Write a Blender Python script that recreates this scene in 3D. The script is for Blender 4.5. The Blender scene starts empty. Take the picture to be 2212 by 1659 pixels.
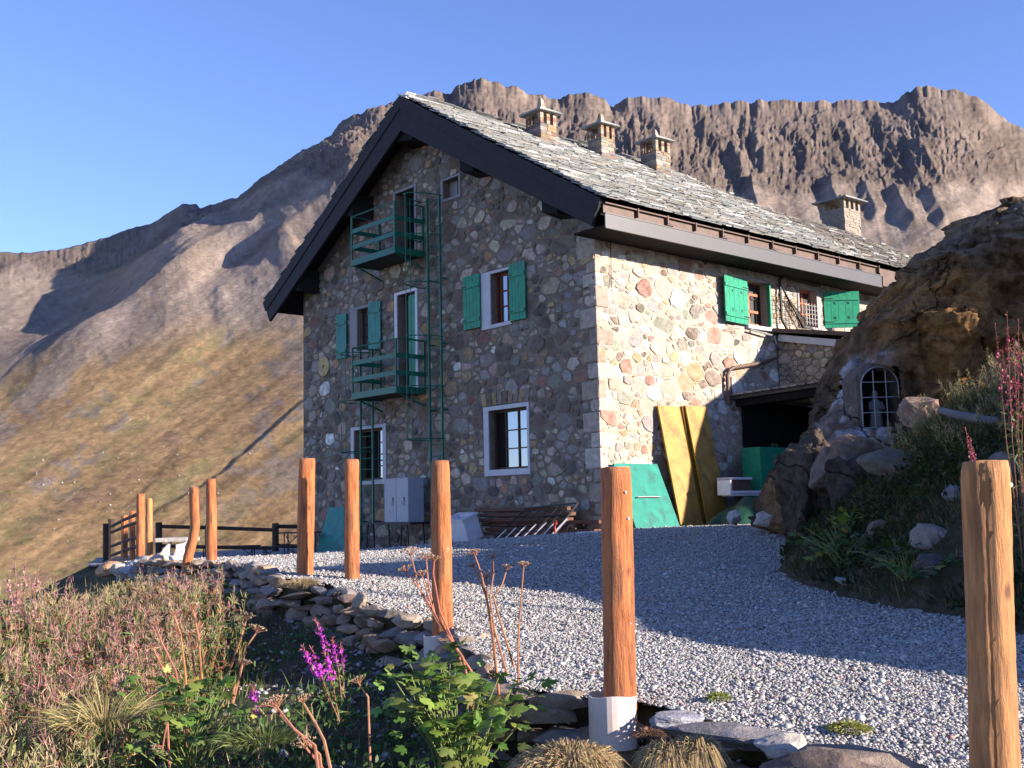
import bpy, bmesh, math, random
import numpy as np
from math import sin, cos, tan, pi, radians, sqrt, atan2, hypot, floor
from mathutils import Vector, Matrix
random.seed(7); RNG = np.random.default_rng(11)
scene = bpy.context.scene
COL = scene.collection

# ---------------------------------------------------------------- camera
PITCH, ROLL, FPX = radians(6.4), .0215, 2415.0     # focal length for a 2212 px wide frame
cd = bpy.data.cameras.new('camera'); cam = bpy.data.objects.new('camera', cd); COL.objects.link(cam)
R0 = Vector((1, 0, 0)); U0 = Vector((0, -sin(PITCH), cos(PITCH))); F0 = Vector((0, cos(PITCH), sin(PITCH)))
rt = R0*cos(ROLL) - U0*sin(ROLL); up = R0*sin(ROLL) + U0*cos(ROLL)
M = Matrix.Identity(4)
for i in range(3):
    M[i][0] = rt[i]; M[i][1] = up[i]; M[i][2] = -F0[i]
cam.matrix_world = M
cd.sensor_width = 36; cd.lens = 36*FPX/2212; cd.clip_start = .05; cd.clip_end = 20000
scene.camera = cam

def ray(u, v):
    x = u-1106; y = 829.5-v
    c, n = cos(ROLL), sin(ROLL); x, y = x*c+y*n, -x*n+y*c
    return (x, FPX*cos(PITCH)-y*sin(PITCH), FPX*sin(PITCH)+y*cos(PITCH))
def at(u, v, Y):                     # the spot at depth Y that the photo shows at u, v
    r = ray(u, v); k = Y/r[1]; return Vector((r[0]*k, Y, r[2]*k))

# ---------------------------------------------------------------- house frame
HC = (1.7903, 23.0); HA = radians(41.5); HB = -.55
HS = (cos(HA), sin(HA)); HT = (-sin(HA), cos(HA))
def L2W(s, t, z): return Vector((HC[0]+s*HS[0]+t*HT[0], HC[1]+s*HS[1]+t*HT[1], z))

# ---------------------------------------------------------------- noise
def _h(ix, iy, iz, seed):
    n = (ix*374761393 + iy*668265263 + iz*2147483647 + seed*974634777) & 0xffffffff
    n = ((n ^ (n >> 13))*1274126177) & 0xffffffff
    n = ((n ^ (n >> 16))*2246822519) & 0xffffffff
    return ((n ^ (n >> 15)) & 0xffff)/65535.0
def vn(x, y, z=0.0, seed=0):
    x = np.asarray(x, float); y = np.asarray(y, float); z = np.asarray(z, float)+x*0
    xi = np.floor(x).astype(np.int64); yi = np.floor(y).astype(np.int64); zi = np.floor(z).astype(np.int64)
    fx = x-xi; fy = y-yi; fz = z-zi
    fx = fx*fx*(3-2*fx); fy = fy*fy*(3-2*fy); fz = fz*fz*(3-2*fz)
    r = 0
    for a in (0, 1):
        for b in (0, 1):
            for c in (0, 1):
                w = (fx if a else 1-fx)*(fy if b else 1-fy)*(fz if c else 1-fz)
                r = r + w*_h(xi+a, yi+b, zi+c, seed)
    return r*2-1
def fbm(x, y, z=0.0, o=4, seed=0, g=.5, l=2.03):
    s = 0; a = 1; t = 0
    for k in range(o):
        s = s + a*vn(np.asarray(x)*l**k, np.asarray(y)*l**k, np.asarray(z)*l**k, seed+k*17); t += a; a *= g
    return s/t
def ridged(x, y, o=4, seed=0, g=.5):
    s = 0; a = 1; t = 0
    for k in range(o):
        s = s + a*(1-2*np.abs(vn(np.asarray(x)*2.1**k, np.asarray(y)*2.1**k, 0, seed+k*13))); t += a; a *= g
    return s/t
def sstep(a, b, x):
    t = np.clip((np.asarray(x, float)-a)/(b-a), 0, 1); return t*t*(3-2*t)

# ---------------------------------------------------------------- mesh builder
class MB:
    def __init__(s): s.v = []; s.f = []; s.c = []; s.cc = None; s.m = []; s.mi = 0
    def col(s, c): s.cc = tuple(c)+(1.0,) if len(c) == 3 else tuple(c); return s
    def add(s, vs, fs):
        n = len(s.v); s.v.extend([tuple(v) for v in vs]); s.c.extend([s.cc or (1, 1, 1, 1)]*len(vs))
        s.f.extend([tuple(i+n for i in f) for f in fs]); s.m.extend([s.mi]*len(fs)); return s
    def hexa(s, p):                 # 8 points: bottom 4 ccw, top 4 ccw
        return s.add(p, [(3, 2, 1, 0), (4, 5, 6, 7), (0, 1, 5, 4), (1, 2, 6, 5), (2, 3, 7, 6), (3, 0, 4, 7)])
    def box(s, x0, x1, y0, y1, z0, z1):
        x0, x1 = sorted((x0, x1)); y0, y1 = sorted((y0, y1)); z0, z1 = sorted((z0, z1))
        return s.hexa([(x0, y0, z0), (x1, y0, z0), (x1, y1, z0), (x0, y1, z0), (x0, y0, z1), (x1, y0, z1), (x1, y1, z1), (x0, y1, z1)])
    def bar(s, p, q, w, h, upv=(0, 0, 1)):      # square bar from p to q
        p = Vector(p); q = Vector(q); d = (q-p).normalized(); u = Vector(upv)
        if abs(d.dot(u)) > .98: u = Vector((0, 1, 0))
        a = d.cross(u).normalized()*(w/2); b = a.cross(d).normalized()*(h/2)
        return s.hexa([p-a-b, p+a-b, q+a-b, q-a-b, p-a+b, p+a+b, q+a+b, q-a+b])
    def tube(s, pts, r, n=8, cap=True):
        pts = [Vector(p) for p in pts]; rs = r if isinstance(r, (list, tuple)) else [r]*len(pts)
        N = len(pts); vs = []; ref = None
        for i, p in enumerate(pts):
            d = (pts[min(i+1, N-1)]-pts[max(i-1, 0)]).normalized()
            if ref is None:
                ref = Vector((1, 0, 0)) if abs(d.x) < .8 else Vector((0, 1, 0))
            a = (ref-d*ref.dot(d)).normalized(); b = d.cross(a); ref = a
            for k in range(n):
                t = 2*pi*k/n; vs.append(p+(a*cos(t)+b*sin(t))*rs[i])
        fs = [(i*n+k, i*n+(k+1) % n, (i+1)*n+(k+1) % n, (i+1)*n+k) for i in range(N-1) for k in range(n)]
        if cap: fs += [tuple(range(n-1, -1, -1)), tuple((N-1)*n+k for k in range(n))]
        return s.add(vs, fs)
    def prism(s, poly, o, ax, ay, az, d0, d1):  # polygon in the plane ax, ay swept along az
        o = Vector(o); ax = Vector(ax); ay = Vector(ay); az = Vector(az); n = len(poly)
        vs = [o+ax*a+ay*b+az*d0 for a, b in poly]+[o+ax*a+ay*b+az*d1 for a, b in poly]
        return s.add(vs, [tuple(range(n-1, -1, -1)), tuple(range(n, 2*n))]+[(k, (k+1) % n, n+(k+1) % n, n+k) for k in range(n)])
    def arr(s, V, F):
        n = len(s.v); s.v.extend(map(tuple, V)); s.c.extend([s.cc or (1, 1, 1, 1)]*len(V))
        s.f.extend([tuple(int(i)+n for i in f) for f in F]); s.m.extend([s.mi]*len(F)); return s
    def build(s, name, mat, parent=None, smooth=False, loc=None, bevel=0):
        me = bpy.data.meshes.new(name); me.from_pydata(s.v, [], s.f)
        if any(c != (1, 1, 1, 1) for c in s.c[:1]) or s.cc:
            a = me.color_attributes.new('Col', 'FLOAT_COLOR', 'POINT'); a.data.foreach_set('color', np.array(s.c, np.float32).ravel())
        for m in (mat if isinstance(mat, (list, tuple)) else [mat]): me.materials.append(m)
        if isinstance(mat, (list, tuple)): me.polygons.foreach_set('material_index', s.m)
        if smooth: me.polygons.foreach_set('use_smooth', [True]*len(me.polygons))
        me.update()
        o = bpy.data.objects.new(name, me); COL.objects.link(o)
        if parent: o.parent = parent
        if loc is not None: o.location = loc
        if bevel:
            b = o.modifiers.new('bevel', 'BEVEL'); b.width = bevel; b.segments = 2; b.limit_method = 'ANGLE'
        return o
def np_obj(name, V, F, mat, col=None, smooth=False, parent=None):
    """V (n,3), F (m,k) arrays"""
    V = np.ascontiguousarray(V, np.float32); F = np.ascontiguousarray(F, np.int32); k = F.shape[1]
    me = bpy.data.meshes.new(name); me.vertices.add(len(V)); me.vertices.foreach_set('co', V.ravel())
    me.loops.add(F.size); me.loops.foreach_set('vertex_index', F.ravel())
    me.polygons.add(len(F)); me.polygons.foreach_set('loop_start', np.arange(0, F.size, k, dtype=np.int32))
    try: me.polygons.foreach_set('loop_total', np.full(len(F), k, np.int32))
    except Exception: pass
    if smooth: me.polygons.foreach_set('use_smooth', np.ones(len(F), bool))
    me.update(calc_edges=True); me.validate()
    if col is not None:
        c = np.ones((len(V), 4), np.float32); c[:, :3] = col
        a = me.color_attributes.new('Col', 'FLOAT_COLOR', 'POINT'); a.data.foreach_set('color', c.ravel())
    me.materials.append(mat); o = bpy.data.objects.new(name, me); COL.objects.link(o)
    if parent: o.parent = parent
    return o
def gridF(nx, ny):
    i = np.arange(nx-1)[:, None]; j = np.arange(ny-1)[None, :]; a = i*ny+j
    return np.stack([a, a+ny, a+ny+1, a+1], -1).reshape(-1, 4)
def thing(name, label, cat, loc=(0, 0, 0), rz=0, group=None):
    o = bpy.data.objects.new(name, None); COL.objects.link(o); o.location = loc; o.rotation_euler = (0, 0, rz); o.empty_display_size = .2
    return tag(o, label, cat, group)
def tag(o, label=None, cat=None, group=None, kind=None):
    if label: o['label'] = label
    if cat: o['category'] = cat
    if group: o['group'] = group
    if kind: o['kind'] = kind
    return o
def dup(root, loc, rz=None, label=None, group=None):
    def cp(o, par):
        c = o.copy(); COL.objects.link(c); c.parent = par
        for ch in list(o.children): cp(ch, c)
        return c
    r = cp(root, None); r.location = loc
    if rz is not None: r.rotation_euler = (0, 0, rz)
    if label: r['label'] = label
    if group: r['group'] = group
    return r

# ---------------------------------------------------------------- materials
def mat(name, base=(.5, .5, .5), rough=.8, var=.25, scale=6, bump=.0, bscale=40, attr=False, stretch=None, spec=.3, metal=0,
        dark=None, dscale=3, damt=.5, coord='Object', trans=0, detail=6):
    m = bpy.data.materials.new(name); m.use_nodes = True; N = m.node_tree.nodes; K = m.node_tree.links
    b = N['Principled BSDF']; b.inputs['Roughness'].default_value = rough; b.inputs['Metallic'].default_value = metal
    b.inputs['Specular IOR Level'].default_value = spec
    tc = N.new('ShaderNodeTexCoord'); src = tc.outputs[coord]
    if stretch:
        mp = N.new('ShaderNodeMapping'); mp.inputs['Scale'].default_value = stretch; K.new(src, mp.inputs[0]); src = mp.outputs[0]
    if attr:
        c = N.new('ShaderNodeAttribute'); c.attribute_name = 'Col'; colo = c.outputs['Color']
    else:
        c = N.new('ShaderNodeRGB'); c.outputs[0].default_value = (*base, 1); colo = c.outputs[0]
    n = N.new('ShaderNodeTexNoise'); n.inputs['Scale'].default_value = scale; n.inputs['Detail'].default_value = detail; n.inputs['Roughness'].default_value = .65
    K.new(src, n.inputs['Vector'])
    mr = N.new('ShaderNodeMapRange'); mr.inputs[1].default_value = .3; mr.inputs[2].default_value = .7
    mr.inputs[3].default_value = 1-var; mr.inputs[4].default_value = 1+var; K.new(n.outputs[0], mr.inputs[0])
    mx = N.new('ShaderNodeMix'); mx.data_type = 'RGBA'; mx.blend_type = 'MULTIPLY'; mx.inputs[0].default_value = 1
    K.new(colo, mx.inputs[6]); K.new(mr.outputs[0], mx.inputs[7]); out = mx.outputs[2]
    if dark:
        n2 = N.new('ShaderNodeTexNoise'); n2.inputs['Scale'].default_value = dscale; n2.inputs['Detail'].default_value = 8; n2.inputs['Roughness'].default_value = .7
        K.new(src, n2.inputs['Vector'])
        r2 = N.new('ShaderNodeMapRange'); r2.inputs[1].default_value = .5; r2.inputs[2].default_value = .62; r2.inputs[3].default_value = 0; r2.inputs[4].default_value = damt
        K.new(n2.outputs[0], r2.inputs[0])
        m2 = N.new('ShaderNodeMix'); m2.data_type = 'RGBA'; K.new(r2.outputs[0], m2.inputs[0]); K.new(out, m2.inputs[6]); m2.inputs[7].default_value = (*dark, 1); out = m2.outputs[2]
    K.new(out, b.inputs['Base Color'])
    if bump:
        n3 = N.new('ShaderNodeTexNoise'); n3.inputs['Scale'].default_value = bscale; n3.inputs['Detail'].default_value = 8; n3.inputs['Roughness'].default_value = .7
        K.new(src, n3.inputs['Vector'])
        bp = N.new('ShaderNodeBump'); bp.inputs['Strength'].default_value = 1; bp.inputs['Distance'].default_value = bump
        K.new(n3.outputs[0], bp.inputs['Height']); K.new(bp.outputs[0], b.inputs['Normal'])
    if trans:
        tr = N.new('ShaderNodeBsdfTranslucent'); K.new(out, tr.inputs[0]); ms = N.new('ShaderNodeMixShader'); ms.inputs[0].default_value = trans
        K.new(b.outputs[0], ms.inputs[1]); K.new(tr.outputs[0], ms.inputs[2]); K.new(ms.outputs[0], N['Material Output'].inputs[0])
    return m
MT = {}
MT['mortar_side'] = mat('mortar_side', (.36, .30, .25), .95, .2, 3, .02, 14, dark=(.22, .18, .15), dscale=1.2, damt=.4)  # paler copy of the mortar, sunlight of the side wall put into its colour
MT['mortar'] = mat('mortar', (.185, .152, .118), .95, .25, 3, .03, 12, dark=(.11, .085, .065), dscale=1.2, damt=.45)  # darker copy, shade of the gable put into its colour
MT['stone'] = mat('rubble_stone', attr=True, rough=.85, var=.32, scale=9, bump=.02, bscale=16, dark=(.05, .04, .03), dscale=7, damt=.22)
def smear(m, colr, amt):
    N = m.node_tree.nodes; K = m.node_tree.links; b = N['Principled BSDF']; src = b.inputs['Base Color'].links[0].from_socket
    tc = N.new('ShaderNodeTexCoord'); n = N.new('ShaderNodeTexNoise'); n.inputs['Scale'].default_value = 5; n.inputs['Detail'].default_value = 7; n.inputs['Roughness'].default_value = .7; K.new(tc.outputs['Object'], n.inputs[0])
    r = N.new('ShaderNodeMapRange'); r.inputs[1].default_value = .42; r.inputs[2].default_value = .62; r.inputs[3].default_value = 0; r.inputs[4].default_value = amt; K.new(n.outputs[0], r.inputs[0])
    x = N.new('ShaderNodeMix'); x.data_type = 'RGBA'; K.new(r.outputs[0], x.inputs[0]); K.new(src, x.inputs[6]); x.inputs[7].default_value = (*colr, 1); K.new(x.outputs[2], b.inputs['Base Color'])
MT['stone_side'] = MT['stone'].copy(); MT['stone_side'].name = 'rubble_stone_side'; smear(MT['stone'], (.185, .152, .118), .5); smear(MT['stone_side'], (.36, .30, .25), .55)  # stone smeared darker for the shaded gable, paler for the sunlit side
MT['slab'] = mat('roof_slab', attr=True, rough=.45, var=.3, scale=12, bump=.008, bscale=30, spec=.5)
MT['plaster'] = mat('white_trim', (.50, .50, .53), .8, .12, 8, .004, 30, dark=(.35, .34, .33), dscale=4, damt=.35)
MT['greytrim'] = mat('grey_trim', (.26, .25, .26), .85, .15, 8, .004, 30)
MT['barge'] = mat('barge_board_paint', (.021, .018, .020), .75, .25, 3, .001, 20, stretch=(1, 1, 1))
MT['soffit'] = mat('dark_soffit', (.010, .008, .008), .9, .3, 5)
MT['fasciag'] = mat('fascia_metal', (.042, .038, .039), .45, .1, 3, spec=.5)
MT['brownm'] = mat('brown_sheet', (.10, .06, .045), .55, .3, 5, .002, 20)
MT['green'] = mat('green_paint', (.012, .24, .135), .5, .15, 5, .001, 30, dark=(.02, .11, .07), dscale=8, damt=.6)
MT['greend'] = mat('green_rail_paint', (.006, .12, .075), .45, .2, 6, dark=(.05, .07, .05), dscale=9, damt=.3)
MT['teal'] = mat('teal_board', (.012, .19, .15), .5, .2, 3, .002, 20, dark=(.02, .09, .08), dscale=3.5, damt=.7)
MT['frame_b'] = mat('brown_window_wood', (.055, .028, .018), .6, .25, 12)
MT['frame_r'] = mat('red_window_wood', (.16, .045, .025), .6, .2, 12)
MT['frame_o'] = mat('orange_window_wood', (.42, .12, .05), .6, .2, 12)
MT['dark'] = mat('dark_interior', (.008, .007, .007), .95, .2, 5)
MT['iron'] = mat('dark_iron', (.025, .023, .025), .55, .3, 10, metal=.3)
MT['pale_metal'] = mat('pale_metal', (.26, .26, .26), .5, .2, 10, metal=.3)
MT['locker'] = mat('locker_paint', (.30, .31, .36), .45, .08, 4, dark=(.2, .2, .22), dscale=5, damt=.25)
MT['post'] = mat('peeled_log', (.43, .135, .042), .6, .45, 3.2, .016, 9, stretch=(9, 9, 1.0), dark=(.13, .032, .012), dscale=2.4, damt=.85)
MT['post2'] = mat('pale_peeled_log', (.43, .19, .068), .65, .5, 3.2, .012, 9, stretch=(9, 9, 1.0), dark=(.20, .09, .04), dscale=2.0, damt=.6)
MT['postend'] = mat('log_end', (.42, .22, .11), .8, .3, 18)
MT['rail'] = mat('dark_fence_wood', (.055, .035, .025), .8, .35, 5, .004, 20)  # wood darkened in colour to stand for the house shadow
MT['timber'] = mat('old_timber', (.12, .055, .035), .8, .4, 4, .003, 20, stretch=(1, 8, 8), dark=(.05, .03, .025), dscale=3, damt=.5)
MT['yellow'] = mat('yellow_formwork', (.36, .20, .045), .5, .25, 3, .002, 20, dark=(.16, .09, .03), dscale=3.5, damt=.7)
MT['yellowd'] = mat('formwork_edge', (.35, .19, .02), .6, .3, 8)
def knots(m, scale=3.2):
    N = m.node_tree.nodes; K = m.node_tree.links; b = N['Principled BSDF']; src = b.inputs['Base Color'].links[0].from_socket
    tc = N.new('ShaderNodeTexCoord'); mp = N.new('ShaderNodeMapping'); mp.inputs['Scale'].default_value = (1.6, 1.6, 1); K.new(tc.outputs['Object'], mp.inputs[0]); v = N.new('ShaderNodeTexVoronoi'); v.inputs['Scale'].default_value = scale; v.inputs['Randomness'].default_value = 1; K.new(mp.outputs[0], v.inputs['Vector'])
    r = N.new('ShaderNodeMapRange'); r.inputs[1].default_value = .05; r.inputs[2].default_value = .14; r.inputs[3].default_value = .8; r.inputs[4].default_value = 0; K.new(v.outputs['Distance'], r.inputs[0])
    x = N.new('ShaderNodeMix'); x.data_type = 'RGBA'; K.new(r.outputs[0], x.inputs[0]); K.new(src, x.inputs[6]); x.inputs[7].default_value = (.07, .025, .012, 1)
    n = N.new('ShaderNodeTexNoise'); n.inputs['Scale'].default_value = 1.4; n.inputs['Detail'].default_value = 4; K.new(tc.outputs['Object'], n.inputs[0]); q = N.new('ShaderNodeMapRange'); q.inputs[1].default_value = .4; q.inputs[2].default_value = .7; q.inputs[3].default_value = 0; q.inputs[4].default_value = .5; K.new(n.outputs[0], q.inputs[0])
    y = N.new('ShaderNodeMix'); y.data_type = 'RGBA'; K.new(q.outputs[0], y.inputs[0]); K.new(x.outputs[2], y.inputs[6]); y.inputs[7].default_value = (.30, .17, .10, 1); K.new(y.outputs[2], b.inputs['Base Color'])
knots(MT['post']); knots(MT['post2'])
MT['pvc'] = mat('plastic_pipe', (.62, .52, .47), .4, .06, 3, spec=.5, dark=(.40, .34, .30), dscale=5, damt=.25)
MT['whitep'] = mat('white_paint', (.62, .62, .66), .5, .1, 8, dark=(.4, .4, .42), dscale=6, damt=.3)
MT['tarp'] = mat('green_tarp', (.01, .055, .035), .6, .3, 4, .01, 8)
MT['rock'] = mat('boulder_rock', attr=True, rough=.95, var=.5, scale=7, bump=.09, bscale=7, spec=.1, dark=(.03, .02, .014), dscale=2.3, damt=.65)
def cracks(m, scale, wdt, coldark):
    N = m.node_tree.nodes; K = m.node_tree.links; b = N['Principled BSDF']; src = b.inputs['Base Color'].links[0].from_socket
    tc = N.new('ShaderNodeTexCoord'); n = N.new('ShaderNodeTexNoise'); n.inputs['Scale'].default_value = 1.5; n.inputs['Detail'].default_value = 5; K.new(tc.outputs['Object'], n.inputs[0])
    va = N.new('ShaderNodeVectorMath'); va.operation = 'MULTIPLY_ADD'; va.inputs[1].default_value = (.7, .7, .7); K.new(n.outputs['Color'], va.inputs[0]); K.new(tc.outputs['Object'], va.inputs[2])
    v = N.new('ShaderNodeTexVoronoi'); v.feature = 'DISTANCE_TO_EDGE'; v.inputs['Scale'].default_value = scale; K.new(va.outputs[0], v.inputs['Vector'])
    r = N.new('ShaderNodeMapRange'); r.inputs[1].default_value = 0; r.inputs[2].default_value = wdt; r.inputs[3].default_value = .85; r.inputs[4].default_value = 0; K.new(v.outputs['Distance'], r.inputs[0])
    x = N.new('ShaderNodeMix'); x.data_type = 'RGBA'; K.new(r.outputs[0], x.inputs[0]); K.new(src, x.inputs[6]); x.inputs[7].default_value = (*coldark, 1); K.new(x.outputs[2], b.inputs['Base Color'])
    bp = N.new('ShaderNodeBump'); bp.inputs['Distance'].default_value = .08; mn = N.new('ShaderNodeMath'); mn.operation = 'MINIMUM'; mn.inputs[1].default_value = wdt*1.5; K.new(v.outputs['Distance'], mn.inputs[0]); ml = N.new('ShaderNodeMath'); ml.operation = 'MULTIPLY'; ml.inputs[1].default_value = 1/(wdt*1.5); K.new(mn.outputs[0], ml.inputs[0]); K.new(ml.outputs[0], bp.inputs['Height'])
    old = b.inputs['Normal'].links[0].from_socket; K.new(old, bp.inputs['Normal']); K.new(bp.outputs[0], b.inputs['Normal'])
cracks(MT['rock'], .55, .007, (.03, .022, .015))
MT['drystone'] = mat('dry_stone', attr=True, rough=.9, var=.35, scale=8, bump=.03, bscale=14)
MT['loose'] = mat('loose_stone', (.33, .26, .20), .9, .35, 5, .04, 9, dark=(.12, .09, .07), dscale=5, damt=.5)
MT['gravel_s'] = mat('gravel_stone', attr=True, rough=.75, var=.2, scale=25)
MT['leaf'] = mat('leaf', attr=True, rough=.55, var=.25, scale=14, trans=.3, spec=.3)
MT['dry'] = mat('dry_stalk', attr=True, rough=.8, var=.25, scale=20, trans=.1)
MT['petal'] = mat('petal', (.42, .05, .42), .6, .3, 30, trans=.3)
MT['sign'] = mat('weathered_yellow_disc', (.42, .30, .11), .6, .3, 7, dark=(.25, .2, .13), dscale=4, damt=.6)
MT['statue'] = mat('pale_plaster_figure', (.16, .16, .165), .6, .1, 10)
MT['ochre'] = mat('ochre_paint', (.22, .11, .05), .8, .3, 8)
MT['wash'] = mat('whitewash', (.42, .42, .48), .9, .3, 4, .04, 8, dark=(.10, .08, .08), dscale=3.2, damt=.9)
MT['red'] = mat('red_paint', (.45, .04, .03), .5, .1, 9)
MT['curtain'] = mat('white_curtain', (.6, .6, .62), .9, .1, 20)
def glassm(name, base, refl):
    m = bpy.data.materials.new(name); m.use_nodes = True; N = m.node_tree.nodes; K = m.node_tree.links
    b = N['Principled BSDF']; b.inputs['Base Color'].default_value = (*base, 1); b.inputs['Roughness'].default_value = .6
    g = N.new('ShaderNodeBsdfGlossy'); g.inputs['Roughness'].default_value = .04; g.inputs[0].default_value = (.9, .95, 1, 1)
    x = N.new('ShaderNodeMixShader'); x.inputs[0].default_value = refl
    K.new(b.outputs[0], x.inputs[1]); K.new(g.outputs[0], x.inputs[2]); K.new(x.outputs[0], N['Material Output'].inputs[0]); return m
MT['glass'] = glassm('window_glass', (.03, .03, .035), .26)
MT['glassd'] = glassm('dark_window_glass', (.01, .01, .012), .06)

# ---------------------------------------------------------------- world and sun
SAZ, SEL = radians(-23), radians(15.6)
w = bpy.data.worlds.new('World'); scene.world = w; w.use_nodes = True
N = w.node_tree.nodes; K = w.node_tree.links; bg = N['Background']
sk = N.new('ShaderNodeTexSky'); sk.sky_type = 'NISHITA'; sk.sun_disc = False; sk.sun_elevation = SEL
sk.sun_rotation = radians(90)-SAZ; sk.altitude = 2000; sk.air_density = 1.0; sk.dust_density = .15; sk.ozone_density = 2.0
tint = N.new('ShaderNodeMix'); tint.data_type = 'RGBA'; tint.blend_type = 'MULTIPLY'; tint.inputs[0].default_value = 1
tint.inputs[7].default_value = (1.02, 1.04, 1.42, 1)
K.new(sk.outputs[0], tint.inputs[6]); K.new(tint.outputs[2], bg.inputs[0]); bg.inputs[1].default_value = .080
sd = bpy.data.lights.new('sun', 'SUN'); sd.energy = 4.8; sd.angle = radians(.5); sd.color = (1.0, .88, .74)
so = bpy.data.objects.new('sun', sd); COL.objects.link(so)
tos = Vector((cos(SAZ)*cos(SEL), sin(SAZ)*cos(SEL), sin(SEL)))
so.rotation_euler = tos.to_track_quat('Z', 'Y').to_euler(); so.location = tos*60
scene.view_settings.view_transform = 'Standard'; scene.view_settings.look = 'None'
scene.view_settings.exposure = 1.5; scene.view_settings.gamma = 1
# ================================================================ TERRAIN
_cp = [(.56, 5.9, -.99), (1.86, 4.3, -1.1), (4, 5, -1.0), (-.57, 9.0, -.98), (-1.71, 12, -.72), (-2.26, 12.3, -.64), (-4.7, 17.5, -.70), (-6.5, 20, -.76),
       (-6.8, 20.8, -.86), (1.79, 22.5, -.47), (-.86, 25.5, -.74), (-3.5, 28.5, -.98), (-5.9, 31, -1.05), (-10, 33, -1.12), (-10, 28, -1.1), (5, 20, -.42), (3.9, 16, -.58),
       (2.9, 11, -.87), (3.3, 7, -.95), (-.9, 19, -.60), (1.5, 19.5, -.46), (0.3, 15, -.70), (7.5, 16, -.45), (8, 8, -.9), (-.93, 9.4, -.84), (9, 24, -.35), (-3, 22, -.74)]
_cx = np.array([c[0] for c in _cp]); _cy = np.array([c[1] for c in _cp]); _cz = np.array([c[2] for c in _cp])
def _tp(dx, dy):
    r2 = dx*dx+dy*dy+.15; return .5*r2*np.log(r2)
_A = _tp(_cx[:, None]-_cx[None], _cy[:, None]-_cy[None])+np.eye(len(_cp))*2.0
_P = np.stack([np.ones_like(_cx), _cx, _cy], 1)
_S = np.linalg.solve(np.block([[_A, _P], [_P.T, np.zeros((3, 3))]]), np.concatenate([_cz, np.zeros(3)]))
def TZ(x, y):                        # gravel yard level
    x = np.asarray(x, float); y = np.asarray(y, float); s = _S[-3]+_S[-2]*x+_S[-1]*y
    for i in range(len(_cp)): s = s+_S[i]*_tp(x-_cx[i], y-_cy[i])
    return np.clip(s, -1.6, -.2)+.012*fbm(x*1.3, y*1.3, 0, 3, 5)
# yard outline (front edge by the posts, far edge behind the house)
EDGE = [(6.5, 1.5), (3.2, 3.0), (2.2, 3.85), (1.62, 4.35), (1.47, 4.5), (1.05, 5.3), (.82, 5.7), (.62, 6.0), (.35, 6.12), (.0, 6.4), (-.36, 8.2), (-.50, 9.0), (-.75, 9.3), (-1.05, 9.6), (-1.95, 11.6), (-2.5, 12.0), (-3.4, 14.8),
        (-4.3, 16.3), (-5.2, 17.2), (-6.3, 18.6), (-7.2, 20.3), (-8.6, 23), (-10.6, 27.6), (-12.5, 33.5), (-9, 37), (-2, 41), (12, 44), (26, 34), (26, 1.5)]
_ex = np.array(EDGE)
def edist(x, y):                     # signed distance to the yard outline, positive outside
    x = np.asarray(x, float); y = np.asarray(y, float); best = np.full(x.shape, 1e9); ins = np.zeros(x.shape, bool); n = len(EDGE)
    for i in range(n):
        ax, ay = EDGE[i]; bx, by = EDGE[(i+1) % n]; dx, dy = bx-ax, by-ay
        t = np.clip(((x-ax)*dx+(y-ay)*dy)/(dx*dx+dy*dy), 0, 1)
        best = np.minimum(best, np.hypot(x-ax-t*dx, y-ay-t*dy))
        c = ((ay > y) != (by > y)) & (x < (bx-ax)*(y-ay)/(by-ay+1e-12)+ax); ins ^= c
    return np.where(ins, -best, best)
def LZ(x, y):                        # ground outside the yard
    x = np.asarray(x, float); y = np.asarray(y, float)
    z = -1.50+.06*np.clip(y-6, -8, 2)*0-.02*np.clip(y-12, 0, 30)
    z = z-.10*np.clip(-x-2.5, 0, 6)-.18*np.clip(-x-7, 0, 60)-.3*np.clip(-x-7, 0, 6)*sstep(15, 20, y)-.16*np.clip(y-30, 0, 60)
    z = z+.22*np.exp(-((x+1.3)**2+(y-8.5)**2)/3.0)+.10*fbm(x*.7, y*.7, 0, 4, 3)+.05*fbm(x*3, y*3, 0, 3, 8)
    t = TZ(x, y)-.32-.27*np.clip(edist(x, y), 0, 9)-.5*np.clip(edist(x, y)-1, 0, 9)*sstep(16, 20, y); k = sstep(7.5, 9.5, y)
    return np.where(t > z, z+(t-z)*k, z)
def XE(y): return np.interp(y, [2, 6, 9, 10.5, 13, 15.5, 17.5, 20, 22], [4.6, 3.75, 3.35, 2.95, 3.0, 3.75, 5.4, 8.5, 12])
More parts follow.
